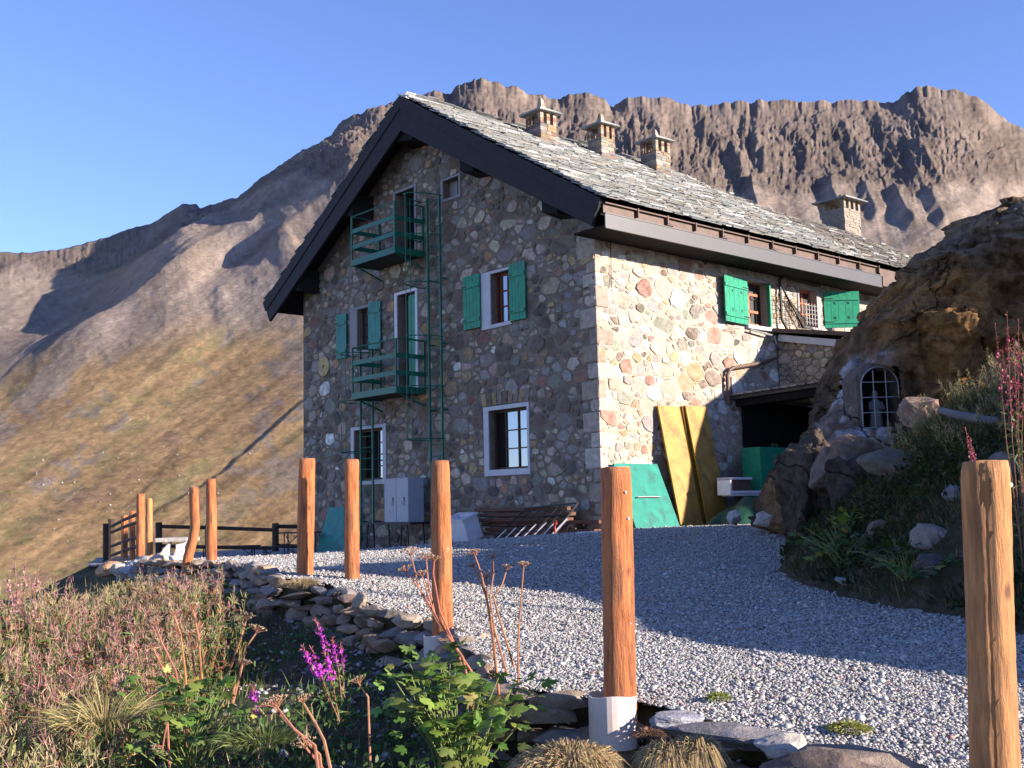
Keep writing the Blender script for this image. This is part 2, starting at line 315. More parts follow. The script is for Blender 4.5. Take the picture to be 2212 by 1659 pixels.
def BZ(x, y):                        # bank on the right, plus unseen rises added to cast shade
    x = np.asarray(x, float); y = np.asarray(y, float); q = y+.424*x; xx = np.minimum(x, 8.5)
    a = TZ(x, y)+.80*(x-XE(y))+.12*fbm(x*1.1, y*1.1, 0, 4, 21)
    b = -.87+.304*(xx-np.interp(q, [4, 5.5, 6.6, 7.26, 7.75, 8.6, 10.4, 11.4, 11.9, 13.4, 14.5, 17.3, 20.6, 23, 28], [9.5, 7, 4.6, 3.1, 2.4, 1.6, 1.0, .4, -3.2, -2.9, -1.7, -.4, 1.3, 4, 9]))+.09*fbm(x*1.6, y*1.6, 0, 4, 22)  # upper slope shaped along the sun direction to throw the yard shadow
    b = b-np.clip(y-14.8, 0, 3)*.35; k = .22; h = np.clip(.5+.5*(b-a)/k, 0, 1); z = b*(1-h)+a*h-k*h*(1-h)
    z = z+4.3*np.exp(-(((x-13.8)/2.2)**2+((y-14.15)/1.9)**2)**3)  # unseen hump added far right to keep the boulder face in shade
    g = np.exp(-((x-14)/2.3)**4); return np.maximum(z, -2.5+(2.5+np.interp(y, [16.5, 18, 19.2, 20, 20.6, 21.3, 22, 23, 24, 26, 29, 33], [-2.5, .6, 2.1, 3.2, 4.2, 5.0, 5.2, 5.5, 6.2, 6.3, 3, -2.5]))*g)  # unseen ridge added to shade the lower side wall and boards
def GZ(x, y):
    d = edist(x, y); t = TZ(x, y)-.03; l = LZ(x, y)
    return np.maximum(np.where(d < -.12, t, t+(l-t)*sstep(-.12, .10, d)), np.where(d < .3, BZ(x, y), -99))
def ground_z(x, y): return float(GZ(np.array([x]), np.array([y]))[0])

def noisy_ground_mat(name, cols, scale, bump, bs, rough=.95, seed=0):
    m = bpy.data.materials.new(name); m.use_nodes = True; N = m.node_tree.nodes; K = m.node_tree.links; b = N['Principled BSDF']
    b.inputs['Roughness'].default_value = rough; b.inputs['Specular IOR Level'].default_value = .15
    tc = N.new('ShaderNodeTexCoord'); n = N.new('ShaderNodeTexNoise'); n.inputs['Scale'].default_value = scale; n.inputs['Detail'].default_value = 10; n.inputs['Roughness'].default_value = .7
    K.new(tc.outputs['Object'], n.inputs[0]); r = N.new('ShaderNodeValToRGB'); K.new(n.outputs[0], r.inputs[0])
    e = r.color_ramp.elements; e[0].position = .33; e[1].position = .68; e[0].color = (*cols[0], 1); e[1].color = (*cols[-1], 1)
    for i, c in enumerate(cols[1:-1]):
        q = e.new(.33+.35*(i+1)/(len(cols)-1)); q.color = (*c, 1)
    K.new(r.outputs[0], b.inputs['Base Color'])
    n2 = N.new('ShaderNodeTexNoise'); n2.inputs['Scale'].default_value = bs; n2.inputs['Detail'].default_value = 8; n2.inputs['Roughness'].default_value = .75
    K.new(tc.outputs['Object'], n2.inputs[0]); bp = N.new('ShaderNodeBump'); bp.inputs['Distance'].default_value = bump; bp.inputs['Strength'].default_value = 1
    K.new(n2.outputs[0], bp.inputs['Height']); K.new(bp.outputs[0], b.inputs['Normal']); return m
MT['soil'] = noisy_ground_mat('soil', [(.035, .04, .018), (.06, .06, .03), (.10, .085, .055), (.15, .125, .10)], 5, .05, 22)

# ground sheet: fine near, coarse far
def axis(lo, hi, fine_lo, fine_hi, step, grow=1.18):
    a = list(np.arange(fine_lo, fine_hi+1e-6, step)); s = step; x = fine_lo
    L = []
    while x > lo: s *= grow; x -= s; L.append(x)
    s = step; x = a[-1]; H = []
    while x < hi: s *= grow; x += s; H.append(x)
    return np.array(L[::-1]+a+H)
gx = axis(-75, 75, -9, 9, .085); gy = axis(-25, 75, 2.5, 22, .085)
X, Y = np.meshgrid(gx, gy, indexing='ij'); Z = GZ(X.ravel(), Y.ravel()).reshape(X.shape)
rr = np.hypot(X, Y); Z = Z-.16*np.clip(rr-46, 0, 200)
tag(np_obj('ground', np.stack([X, Y, Z], -1).reshape(-1, 3), gridF(*X.shape), MT['soil'], smooth=True), kind='structure')

# gravel yard sheet
m = bpy.data.materials.new('gravel'); m.use_nodes = True; N = m.node_tree.nodes; K = m.node_tree.links; b = N['Principled BSDF']; b.inputs['Roughness'].default_value = .8
tc = N.new('ShaderNodeTexCoord')
vo = N.new('ShaderNodeTexVoronoi'); vo.inputs['Scale'].default_value = 42; K.new(tc.outputs['Object'], vo.inputs['Vector'])
v2 = N.new('ShaderNodeTexVoronoi'); v2.inputs['Scale'].default_value = 24; K.new(tc.outputs['Object'], v2.inputs['Vector'])
sx = N.new('ShaderNodeSeparateColor'); K.new(vo.outputs['Color'], sx.inputs[0])
rp = N.new('ShaderNodeValToRGB'); K.new(sx.outputs[0], rp.inputs[0]); e = rp.color_ramp.elements
e[0].color = (.14, .135, .135, 1); e[1].color = (.46, .44, .42, 1); q = e.new(.5); q.color = (.29, .28, .27, 1)
nz = N.new('ShaderNodeTexNoise'); nz.inputs['Scale'].default_value = .9; nz.inputs['Detail'].default_value = 6; K.new(tc.outputs['Object'], nz.inputs[0])
mr = N.new('ShaderNodeMapRange'); mr.inputs[1].default_value = .35; mr.inputs[2].default_value = .65; mr.inputs[3].default_value = .78; mr.inputs[4].default_value = 1.1; K.new(nz.outputs[0], mr.inputs[0])
mx = N.new('ShaderNodeMix'); mx.data_type = 'RGBA'; mx.blend_type = 'MULTIPLY'; mx.inputs[0].default_value = 1; K.new(rp.outputs[0], mx.inputs[6]); K.new(mr.outputs[0], mx.inputs[7])
K.new(mx.outputs[2], b.inputs['Base Color'])
ad = N.new('ShaderNodeMath'); ad.operation = 'ADD'; K.new(vo.outputs['Distance'], ad.inputs[0]); K.new(v2.outputs['Distance'], ad.inputs[1])
bp = N.new('ShaderNodeBump'); bp.invert = True; bp.inputs['Strength'].default_value = 1; bp.inputs['Distance'].default_value = .022; K.new(ad.outputs[0], bp.inputs['Height']); K.new(bp.outputs[0], b.inputs['Normal'])
MT['gravel'] = m
gx = np.arange(-12.6, 14, .1); gy = np.arange(1.5, 42, .1)
X, Y = np.meshgrid(gx, gy, indexing='ij'); D = edist(X.ravel(), Y.ravel()).reshape(X.shape)
ZT = TZ(X.ravel(), Y.ravel()).reshape(X.shape); ZB = BZ(X.ravel(), Y.ravel()).reshape(X.shape)
F = gridF(*X.shape); keep = ((D.ravel()[F] < -.04).all(1)) & ((ZB-ZT).ravel()[F].min(1) < .15)
V = np.stack([X, Y, ZT+.012*fbm(X*6, Y*6, 0, 2, 9)], -1).reshape(-1, 3); F = F[keep]; us, inv = np.unique(F, return_inverse=True)
tag(np_obj('gravel_yard', V[us], inv.reshape(F.shape), MT['gravel'], smooth=True), kind='structure')

# loose gravel stones, small octahedra squashed flat
OV = np.array([(1, 0, 0), (.3, .95, 0), (-.8, .6, 0), (-.85, -.55, 0), (.25, -1, 0), (.1, .1, .55), (0, 0, -.4)]); OF = np.array([(0, 1, 5), (1, 2, 5), (2, 3, 5), (3, 4, 5), (4, 0, 5), (1, 0, 6), (2, 1, 6), (3, 2, 6), (4, 3, 6), (0, 4, 6)])
def scatter(name, px, py, pz, size, col, material, flat=.6):
    n = len(px); a = RNG.random(n)*2*pi; c, s = np.cos(a), np.sin(a); T = RNG.random((n, 3))*.5+.75
    V = OV[None]*size[:, None, None]*T[:, None, :]*np.array([1, 1, flat/.5])
    V = V*(1+.25*(RNG.random(V.shape)-.5))
    tx = (RNG.random(n)-.5)*1.1; ty = (RNG.random(n)-.5)*1.1
    zz = V[..., 2]+V[..., 0]*tx[:, None]+V[..., 1]*ty[:, None]
    xx = V[..., 0]*c[:, None]-V[..., 1]*s[:, None]; yy = V[..., 0]*s[:, None]+V[..., 1]*c[:, None]
    W = np.stack([xx+px[:, None], yy+py[:, None], zz+pz[:, None]], -1).reshape(-1, 3)
    F = (OF[None]+np.arange(n)[:, None, None]*7).reshape(-1, 3)
    return np_obj(name, W, F, material, np.repeat(col, 7, 0))
def cam_density(n, ymin, ymax, xr, p=2.0):       # more of them close by
    y = ymin*(ymax/ymin)**(RNG.random(n)**1.0); x = (RNG.random(n)*2-1)*y*xr; return x, y
x, y = cam_density(400000, 3.2, 24, .52); d = edist(x, y); zb = BZ(x, y)-TZ(x, y); k = (d < .03) & (zb < .12); x, y = x[k], y[k]; n = len(x)
sz = .0052+.0068*RNG.random(n)**2+.0006*y*RNG.random(n); big = RNG.random(n) < .03; sz[big] *= 1.9
g = (.20+.27*RNG.random(n)**1.1)[:, None]; col = g*np.array([1, .965, .93])*(1+.10*(RNG.random((n, 3))-.5)); rd = RNG.random(n) < .03; col[rd] *= np.array([1.05, .7, .6])
st = scatter('gravel', x, y, TZ(x, y)+.006+.3*sz, sz, col, MT['gravel_s'], .6)
tag(st, 'pale grey crushed gravel covering the yard between posts and stone house', 'gravel', kind='stuff')

# ================================================================ MOUNTAIN
RIDGE = [(-900, 700), (-500, 610), (-200, 560), (0, 545), (60, 545), (130, 540), (200, 521), (235, 512), (290, 490), (335, 480), (370, 455), (395, 441), (425, 440), (433, 450), (455, 440), (520, 425), (545, 402), (575, 385), (600, 365), (640, 330), (690, 318), (740, 265),
         (790, 240), (830, 230), (870, 212), (925, 200), (950, 196), (972, 207), (985, 190), (1010, 176), (1040, 163), (1060, 170), (1080, 182), (1110, 185), (1140, 200), (1200, 212), (1240, 205), (1275, 203), (1300, 210), (1325, 232), (1345, 216), (1400, 212), (1440, 213), (1495, 230), (1560, 224),
         (1640, 218), (1680, 215), (1730, 221), (1830, 217), (1900, 221), (1940, 213), (1960, 196), (2000, 186), (2060, 192), (2110, 212), (2150, 240), (2180, 262), (2212, 283), (2300, 330), (2500, 420), (2900, 520), (3600, 700)]
NA, NT = 1260, 500
us_ = np.concatenate([np.linspace(-900, -60, 80, endpoint=False), np.linspace(-60, 2280, NA-160, endpoint=False), np.linspace(2280, 3600, 80)])
rv = np.interp(us_, [p[0] for p in RIDGE], [p[1] for p in RIDGE])
ce = []; az = []
for u, v in zip(us_, rv):
    r = ray(u, v); az.append(atan2(r[0], r[1])); ce.append(r[2]/hypot(r[0], r[1]))
az = np.array(az); ce = np.array(ce)
PX = az*2415                          # angular px
# small crags on the crest
crag = .0035*fbm(PX/16, PX*0, 0, 4, 31)*sstep(300, 700, us_)+.0012*fbm(PX/12, PX*0+5, 0, 3, 32)
def smooth(a, w):
    k = np.exp(-.5*(np.arange(-3*w, 3*w+1)/w)**2); k /= k.sum(); return np.convolve(np.pad(a, 3*w, 'edge'), k, 'valid')
cs = smooth(ce, 60); cm = smooth(ce, 14); ce = ce+crag
tau = np.linspace(0, 1, NT)
e0 = -.11
E = e0+(cs[:, None]-e0)*tau[None, :]+(cm-cs)[:, None]*sstep(.55, 1.0, tau)[None, :]+(ce-cm)[:, None]*sstep(.955, 1.0, tau)[None, :]
PY = E*2415; PXX = PX[:, None]+PY*0; U = us_[:, None]+PY*0
VV = 1100-PY                          # approx picture row
wl = sstep(1050, 600, U); wr = sstep(1500, 2000, U); wm = 1-wl-wr
def rotn(th, sa, sc, f, seed, o=4):
    t = radians(th); al = PXX*cos(t)+PY*sin(t); ac = -PXX*sin(t)+PY*cos(t); return f(ac/sc, al/sa, o=o, seed=seed)
rA = rotn(31, 420, 85, ridged, 41); rB = rotn(82, 330, 62, ridged, 42); rC = rotn(118, 400, 80, ridged, 43)
R1 = wl*rA+wm*rB+wr*rC
rA2 = rotn(33, 120, 26, ridged, 51); rB2 = rotn(85, 95, 22, ridged, 52); rC2 = rotn(115, 110, 26, ridged, 53)
R2 = wl*rA2+wm*rB2+wr*rC2
base = fbm(PXX/240, PY/170, 0, 4, 61)
# height (in picture px) where rock starts
rock_v = np.interp(us_, [0, 200, 400, 560, 640, 760, 900, 1200, 1500, 1800, 2212], [600, 585, 530, 490, 460, 440, 440, 450, 425, 430, 465])[:, None]+55*base
rock = sstep(45, -45, VV-rock_v)
grass_v = np.interp(us_, [0, 200, 450, 650, 1000, 1500, 1900, 2212], [800, 775, 715, 680, 700, 640, 600, 560])[:, None]+40*base
grass = sstep(-30, 60, VV-grass_v)
R3 = ridged(PXX/9, PY/12, o=4, seed=57)
rib = rotn(38, 170, 20, ridged, 73)*wl+rotn(100, 150, 24, ridged, 74)*(1-wl)
delta = rock*(4.2*R1+4.8*R2+3.6*R3)+(1-rock)*(5.0*rotn(36, 500, 120, ridged, 71)*(1-.3*grass)+1.6*rotn(40, 160, 40, fbm, 72)+1.5*rib*(1-.45*grass))
jj = 11*fbm(PXX/50, PY/45, 0, 3, 77)+5*fbm(PXX/14, PY/14, 0, 3, 79); kk = 10*fbm(PXX/50+7, PY/45, 0, 3, 78)+4*fbm(PXX/13, PY/15, 0, 3, 80)
wk = .35+.65*rock; PW = PXX+jj*wk; QW = PY+kk*wk
# the named spurs: crest line, width towards the light, steep side width, height
def spur(pts, A, ws, wd, sgn=1):
    out = 0; P = np.array([(atan2(ray(u, v)[0], ray(u, v)[1])*2415, ray(u, v)[2]/hypot(*ray(u, v)[:2])*2415) for u, v in pts])
    best = np.full(PXX.shape, 1e9); sd = np.zeros(PXX.shape); tt = np.zeros(PXX.shape)
    for i in range(len(P)-1):
        a, b = P[i], P[i+1]; dx, dy = b-a; L = hypot(dx, dy)
        t = np.clip(((PW-a[0])*dx+(QW-a[1])*dy)/L**2, 0, 1); d = np.hypot(PW-a[0]-t*dx, QW-a[1]-t*dy)
        s = ((PW-a[0])*dy-(QW-a[1])*dx)/L; k = d < best; best = np.where(k, d, best); sd = np.where(k, s, sd); tt = np.where(k, (i+t)/(len(P)-1), tt)
    d = best*np.sign(sd)*sgn         # positive = shaded (steep) side
    prof = np.where(d > 0, np.clip(1-d/wd, -.35, 1), np.exp(-(np.abs(d)/ws)**1.3)); prof = np.where(d > wd*1.35, -.35*np.exp(-(d-wd*1.35)/(wd*1.2)), prof)
    endf = sstep(0, .12, tt)*sstep(1, .85, tt); return A*prof*endf
jj = 9*fbm(PXX/45, PY/45, 0, 3, 77)
SP = [([(900, 330), (700, 410), (600, 480), (540, 560), (430, 615), (330, 690), (200, 750), (-40, 845)], 62, 110, 66, 1),
      ([(860, 215), (770, 270), (640, 370), (520, 450), (430, 530), (340, 600), (180, 660)], 56, 90, 60, 1),
      ([(640, 560), (560, 630), (440, 700)], 13, 60, 26, 1),
      ([(460, 455), (420, 490), (330, 560), (240, 640)], 14, 60, 35, 1),
      ([(790, 400), (680, 500), (560, 600)], 18, 60, 32, 1),
      ([(800, 760), (650, 878), (480, 1030), (340, 1115), (290, 1150)], 4.6, 30, 8, 1),
      ([(400, 960), (330, 1050), (270, 1130)], 2, 30, 9, 1)]
for (p, A, ws, wd, sg) in SP: delta = delta+spur(p, A, ws, wd, sg)
# buttresses on the right-hand wall
rb = random.Random(5)
for (u, v, L, A) in [(1395, 225, 120, 12), (1500, 235, 100, 10), (1560, 300, 90, 13), (1640, 300, 80, 13), (1700, 260, 110, 11), (1820, 260, 110, 13), (1900, 240, 120, 11), (1480, 385, 60, 9), (1620, 380, 85, 20), (1780, 385, 100, 19), (1865, 400, 70, 13), (1935, 400, 90, 16), (2010, 400, 90, 13),
                     (1760, 250, 60, 9), (1980, 300, 80, 12), (2070, 300, 120, 14), (2140, 330, 110, 12), (1330, 250, 80, 12), (1250, 215, 70, 12), (1180, 215, 70, 10), (1070, 185, 90, 13), (1000, 200, 70, 12), (930, 215, 110, 12), (1100, 300, 100, 12)]:
    a = rb.uniform(.25, .6); delta = delta+spur([(u, v), (u+L*a*.5+rb.uniform(-8, 8), v+L*.5), (u+L*a, v+L)], A*.72, 34, 18, 1)
delta = delta+rock*.9*fbm(PXX/9, PY/9, 0, 3, 81)*2+.5*fbm(PXX/14, PY/8, 0, 3, 82)
fade = np.clip((1-tau)/.07, 0, 1)[None, :]**.6; fade = fade*np.clip(tau/.08, 0, 1)[None, :]
E2 = E+delta/2415*fade
rcrest = 1500+250*np.sin(az*4+1)[:, None]; sl = (cs[:, None]-e0)/(1-50/rcrest)     # straight slope from r=50 to the crest
El = e0+(cs[:, None]-e0)*tau[None, :]; Rr = 50/(1-np.clip((El-e0)/sl, 0, .9995)); Rr = np.minimum(Rr, rcrest)
Xm = np.sin(az)[:, None]*Rr; Ym = np.cos(az)[:, None]*Rr; Zm = E2*Rr
# back side
Xb = np.sin(az)[:, None]*(rcrest+600); Yb = np.cos(az)[:, None]*(rcrest+600); Zb = (ce[:, None]*rcrest-450)
Xm = np.concatenate([Xm, Xb], 1); Ym = np.concatenate([Ym, Yb], 1); Zm = np.concatenate([Zm, Zb], 1)
# colour of the ground itself
c_rock = np.array([.195, .150, .120]); c_scree = np.array([.335, .265, .215]); c_gr = np.array([.46, .30, .15]); c_gn = np.array([.34, .26, .12]); c_red = np.array([.36, .225, .155])
n1 = rotn(38, 420, 60, fbm, 91, 5); n2 = rotn(30, 160, 50, fbm, 92, 5); n3 = fbm(PXX/30, PY/22, 0, 4, 93)
scr = sstep(.05, .22, n1+.4*n3-.15*(VV-900)/200*.4)*sstep(-50, 60, 1080-VV)
col = c_scree+(c_rock-c_scree)*sstep(.35, .75, rock+.3*n2)[..., None]
gg = (grass*(1-.75*scr))[..., None]; gcol = c_gr+(c_gn-c_gr)*sstep(.05, .45, n2+.6*n3+.12*sstep(950, 1120, VV))[..., None]
gcol = gcol+(c_red-gcol)*(.55*sstep(.25, .5, fbm(PXX/60+9, PY/40, 0, 4, 94)))[..., None]
col = col+(gcol-col)*gg; wash = sstep(.3, .6, n1+n2)[..., None]*(1-grass[..., None]); col = col*(1+.10*wash*np.array([1.1, 1, .9]))
n4 = rotn(38, 150, 16, fbm, 95, 4)*wl+rotn(104, 140, 18, fbm, 96, 4)*(1-wl); n5 = fbm(PXX/9, PY/6, 0, 3, 97); col = col*np.clip(1+.42*n4+.30*n5+.22*n2, .45, 1.6)[..., None]
og = np.exp(-((U-250)/120)**2-((VV-620)/90)**2)[..., None]*.5; col = col+(c_gr*1.0-col)*og*.6
col = np.concatenate([col, col[:, -1:]], 1)
m = bpy.data.materials.new('mountain_ground'); m.use_nodes = True; N = m.node_tree.nodes; K = m.node_tree.links; b = N['Principled BSDF']; b.inputs['Roughness'].default_value = .95; b.inputs['Specular IOR Level'].default_value = .1
at_ = N.new('ShaderNodeAttribute'); at_.attribute_name = 'Col'; tc = N.new('ShaderNodeTexCoord')
ge = N.new('ShaderNodeNewGeometry'); ln = N.new('ShaderNodeVectorMath'); ln.operation = 'LENGTH'; K.new(ge.outputs['Position'], ln.inputs[0])
def nz(scale, det, ro=.7):
    n = N.new('ShaderNodeTexNoise'); n.inputs['Scale'].default_value = scale; n.inputs['Detail'].default_value = det; n.inputs['Roughness'].default_value = ro; K.new(tc.outputs['Object'], n.inputs[0]); return n
a1 = nz(.05, 12, .75); r1 = N.new('ShaderNodeMapRange'); r1.inputs[1].default_value = .3; r1.inputs[2].default_value = .7; r1.inputs[3].default_value = .84; r1.inputs[4].default_value = 1.16; K.new(a1.outputs[0], r1.inputs[0])
mx = N.new('ShaderNodeMix'); mx.data_type = 'RGBA'; mx.blend_type = 'MULTIPLY'; mx.inputs[0].default_value = 1; K.new(at_.outputs[0], mx.inputs[6]); K.new(r1.outputs[0], mx.inputs[7])
a2 = nz(.9, 8, .7); r2 = N.new('ShaderNodeMapRange'); r2.inputs[1].default_value = .35; r2.inputs[2].default_value = .65; r2.inputs[3].default_value = .8; r2.inputs[4].default_value = 1.2; K.new(a2.outputs[0], r2.inputs[0])
m2 = N.new('ShaderNodeMix'); m2.data_type = 'RGBA'; m2.blend_type = 'MULTIPLY'; m2.inputs[0].default_value = 1; K.new(mx.outputs[2], m2.inputs[6]); K.new(r2.outputs[0], m2.inputs[7]); K.new(m2.outputs[2], b.inputs['Base Color'])
bp = N.new('ShaderNodeBump'); bp.inputs['Strength'].default_value = .8; bp.inputs['Distance'].default_value = 7; K.new(a1.outputs[0], bp.inputs['Height'])
bq = N.new('ShaderNodeBump'); bq.inputs['Strength'].default_value = .7; bq.inputs['Distance'].default_value = .5; K.new(a2.outputs[0], bq.inputs['Height']); K.new(bp.outputs[0], bq.inputs['Normal']); K.new(bq.outputs[0], b.inputs['Normal'])
Vm = np.stack([Xm, Ym, Zm], -1).reshape(-1, 3)
tag(np_obj('mountain', Vm, gridF(*Xm.shape), m, col.reshape(-1, 3), smooth=True), kind='structure')
MZ = (az, E, E2, Rr)
# pale boulders strewn on the lower slope: stuff
ii = RNG.integers(60, NA-100, 60000); jj_ = (RNG.random(60000)*NT*.55).astype(int)
vv = VV[ii, jj_]; uu = U[ii, jj_]; pr_ = np.exp(-((vv-1040)/75)**2)*.5+.03*(vv > 850); k = (RNG.random(60000) < pr_*.11*(1+1.5*(fbm(uu/50, vv/30, 0, 3, 99) > .05))) & (uu < 760)
ii, jj_ = ii[k], jj_[k]; n = len(ii); rr = Rr[ii, jj_]; sz = rr*.00032*(.4+RNG.random(n)**4*3.2)
px_, py_, pz_ = np.sin(az[ii])*rr, np.cos(az[ii])*rr, E2[ii, jj_]*rr
tag(scatter('scree_stones', px_, py_, pz_+.2*sz, sz, (.16+.22*RNG.random(n))[:, None]*np.array([1, .95, .9]), MT['gravel_s'], .9), 'pale stones strewn over the ochre grass slope beyond the fence', 'stones', kind='stuff')
# ================================================================ HOUSE
house = thing('stone_house', 'two storey rubble stone mountain house with slab roof, four chimneys and green shutters', 'house', (HC[0], HC[1], 0), HA)
house.location.z = HB
def hb(mb, name, m, parent=house, **k): # parts of the house are modelled with z measured from the camera level
    return mb.build(name, m, parent, loc=(0, 0, -HB) if parent is house else None, **k)
srnd = random.Random(21)
PAL = {'beige': (.47, .39, .30), 'grey': (.27, .25, .235), 'white': (.70, .66, .60), 'brown': (.13, .085, .065), 'black': (.055, .045, .045), 'ochre': (.40, .25, .12), 'rust': (.27, .12, .085), 'green': (.20, .20, .16), 'pink': (.42, .30, .25)}
def pick(wts, r):
    t = r.random()*sum(wts.values())
    for k, w_ in wts.items():
        t -= w_
        if t <= 0: break
    c = PAL[k]; mu = {'white': .55}.get(k, .23); c = tuple(mu*.14+x*.86 for x in c); f = r.uniform(.72, 1.15); return tuple(min(.85, x*f*r.uniform(.93, 1.07)) for x in c)
def stone_field(poly, holes, n, rmin, rmax, fn, wts, rnd, asp=1.3, fixed=(), gap=(.010, .035), depth=(.012, .05), mb=None, pw=1.6):
    mb = mb or MB(); a0 = min(p[0] for p in poly); a1 = max(p[0] for p in poly); b0 = min(p[1] for p in poly)*asp; b1 = max(p[1] for p in poly)*asp
    P = [(p[0], p[1]*asp) for p in poly]; H = [(h[0], h[1], h[2]*asp, h[3]*asp) for h in holes]
    area = sum(P[i][0]*P[(i+1) % len(P)][1]-P[(i+1) % len(P)][0]*P[i][1] for i in range(len(P)))
    if area < 0: P = P[::-1]
    G = {}; cs_ = rmax*2; S_ = []
    def inside(x, y, m):
        for i in range(len(P)):
            ax, ay = P[i]; bx, by = P[(i+1) % len(P)]; L = hypot(bx-ax, by-ay)
            if ((bx-ax)*(y-ay)-(by-ay)*(x-ax))/L < m: return False
        return True
    def put(x, y, r, t):
        k = (int(floor(x/cs_)), int(floor(y/cs_)))
        for i in range(k[0]-2, k[0]+3):
            for j in range(k[1]-2, k[1]+3):
                for q in G.get((i, j), ()):
                    if hypot(S_[q][0]-x, S_[q][1]-y) < t*(r+S_[q][2]): return False
        G.setdefault(k, []).append(len(S_)); S_.append((x, y, r)); return True
    for (x, y, r) in fixed: put(x, y*asp, r, .3)
    for i in range(n):
        x = rnd.uniform(a0, a1); y = rnd.uniform(b0, b1); fr = 1-i/n; r = rmin+(rmax-rmin)*(rnd.random()**pw)*(.35+.65*fr)
        if not inside(x, y, r*.45): continue
        if any(h[0]-r*.5 < x < h[1]+r*.5 and h[2]-r*.5 < y < h[3]+r*.5 for h in H): continue
        put(x, y, r, .80)
    for q, (x, y, r) in enumerate(S_):
        if rnd.random() < .68:
            bw, bh, br = r*rnd.uniform(1.05, 1.5), r*rnd.uniform(.8, 1.12), rnd.uniform(-.22, .22)
            pg = [(x+a_*cos(br)-b_*sin(br), y+a_*sin(br)+b_*cos(br)) for a_, b_ in ((-bw, -bh), (0, -bh*rnd.uniform(.9, 1.1)), (bw, -bh*rnd.uniform(.7, 1)), (bw*rnd.uniform(.85, 1.1), bh), (0, bh*rnd.uniform(.9, 1.15)), (-bw, bh*rnd.uniform(.8, 1)))]
        else: pg = [(x+1.75*r*cos(t*pi/5+.3), y+1.75*r*sin(t*pi/5+.3)) for t in range(10)]
        cl = [(0, 0, 0)][:0]; g = rnd.uniform(*gap)
        k = (int(floor(x/cs_)), int(floor(y/cs_)))
        for i in range(k[0]-2, k[0]+3):
            for j in range(k[1]-2, k[1]+3):
                for u in G.get((i, j), ()):
                    if u == q: continue
                    x2, y2, r2 = S_[u]; d = hypot(x2-x, y2-y)
                    if d > 3.6*rmax or d < 1e-5: continue
                    nx, ny = (x2-x)/d, (y2-y)/d; h = (d*d+r*r-r2*r2)/(2*d)-g; cl.append((nx, ny, nx*x+ny*y+h))
        for i in range(len(P)):
            ax, ay = P[i]; bx, by = P[(i+1) % len(P)]; L = hypot(bx-ax, by-ay); nx, ny = (by-ay)/L, -(bx-ax)/L; cl.append((nx, ny, nx*ax+ny*ay-.002))
        for h in H:
            if h[2] < y < h[3]:
                cl.append((1, 0, h[0]-.02) if x < h[0] else (-1, 0, -h[1]-.02))
            elif h[0] < x < h[1]:
                cl.append((0, 1, h[2]-.02) if y < h[2] else (0, -1, -h[3]-.02))
            elif h[0]-2*r < x < h[1]+2*r and h[2]-2*r < y < h[3]+2*r:
                dx = h[0]-x if x < h[0] else x-h[1]; dy = h[2]-y if y < h[2] else y-h[3]
                if dx > dy: cl.append((1, 0, h[0]-.02) if x < h[0] else (-1, 0, -h[1]-.02))
                else: cl.append((0, 1, h[2]-.02) if y < h[2] else (0, -1, -h[3]-.02))
        for (nx, ny, c) in cl:
            o = []
            for i in range(len(pg)):
                p1 = pg[i]; p2 = pg[(i+1) % len(pg)]; d1 = nx*p1[0]+ny*p1[1]-c; d2 = nx*p2[0]+ny*p2[1]-c
                if d1 <= 0: o.append(p1)
                if (d1 < 0) != (d2 < 0) and abs(d1-d2) > 1e-9:
                    t = d1/(d1-d2); o.append((p1[0]+t*(p2[0]-p1[0]), p1[1]+t*(p2[1]-p1[1])))
            pg = o
            if len(pg) < 3: break
        if len(pg) < 3: continue
        # drop tiny edges, then cut corners
        o = []
        for p in pg:
            if not o or hypot(p[0]-o[-1][0], p[1]-o[-1][1]) > .02: o.append(p)
        pg = o
        if len(pg) < 3: continue
        ar = abs(sum(pg[i][0]*pg[(i+1) % len(pg)][1]-pg[(i+1) % len(pg)][0]*pg[i][1] for i in range(len(pg))))/2
        if ar < rmin*rmin*.8: continue
        cut = rnd.uniform(.05, .20)
        for _ in range(1):
            o = []
            for i in range(len(pg)):
                p1 = pg[i]; p2 = pg[(i+1) % len(pg)]; o += [(p1[0]+cut*(p2[0]-p1[0]), p1[1]+cut*(p2[1]-p1[1])), (p2[0]+cut*(p1[0]-p2[0]), p2[1]+cut*(p1[1]-p2[1]))]
            pg = o
        j = .085*r; pg = [(p[0]+rnd.uniform(-j, j), p[1]+rnd.uniform(-j, j)) for p in pg]
        cx = sum(p[0] for p in pg)/len(pg); cy = sum(p[1] for p in pg)/len(pg); m_ = len(pg)
        d = rnd.uniform(*depth); tx = rnd.uniform(-.10, .10); ty = rnd.uniform(-.10, .10); vs = []
        for s_, dd in ((1.0, -.02), (.97, d*.6), (.84, d), (.45, d*1.12)):
            for p in pg:
                X_ = cx+(p[0]-cx)*s_; Y_ = cy+(p[1]-cy)*s_
                e_ = dd if dd < 0 else dd+tx*(X_-cx)+ty*(Y_-cy)+rnd.uniform(-.004, .004); vs.append(fn(X_, Y_/asp, e_))
        vs.append(fn(cx, cy/asp, d*1.12)); fs = []
        for R_ in range(3):
            for i in range(m_): fs.append((R_*m_+i, R_*m_+(i+1) % m_, (R_+1)*m_+(i+1) % m_, (R_+1)*m_+i))
        fs += [(3*m_+i, 3*m_+(i+1) % m_, 4*m_) for i in range(m_)]
        mb.col(pick(wts(cx, cy/asp) if callable(wts) else wts, rnd)); mb.add(vs, fs)
    return mb
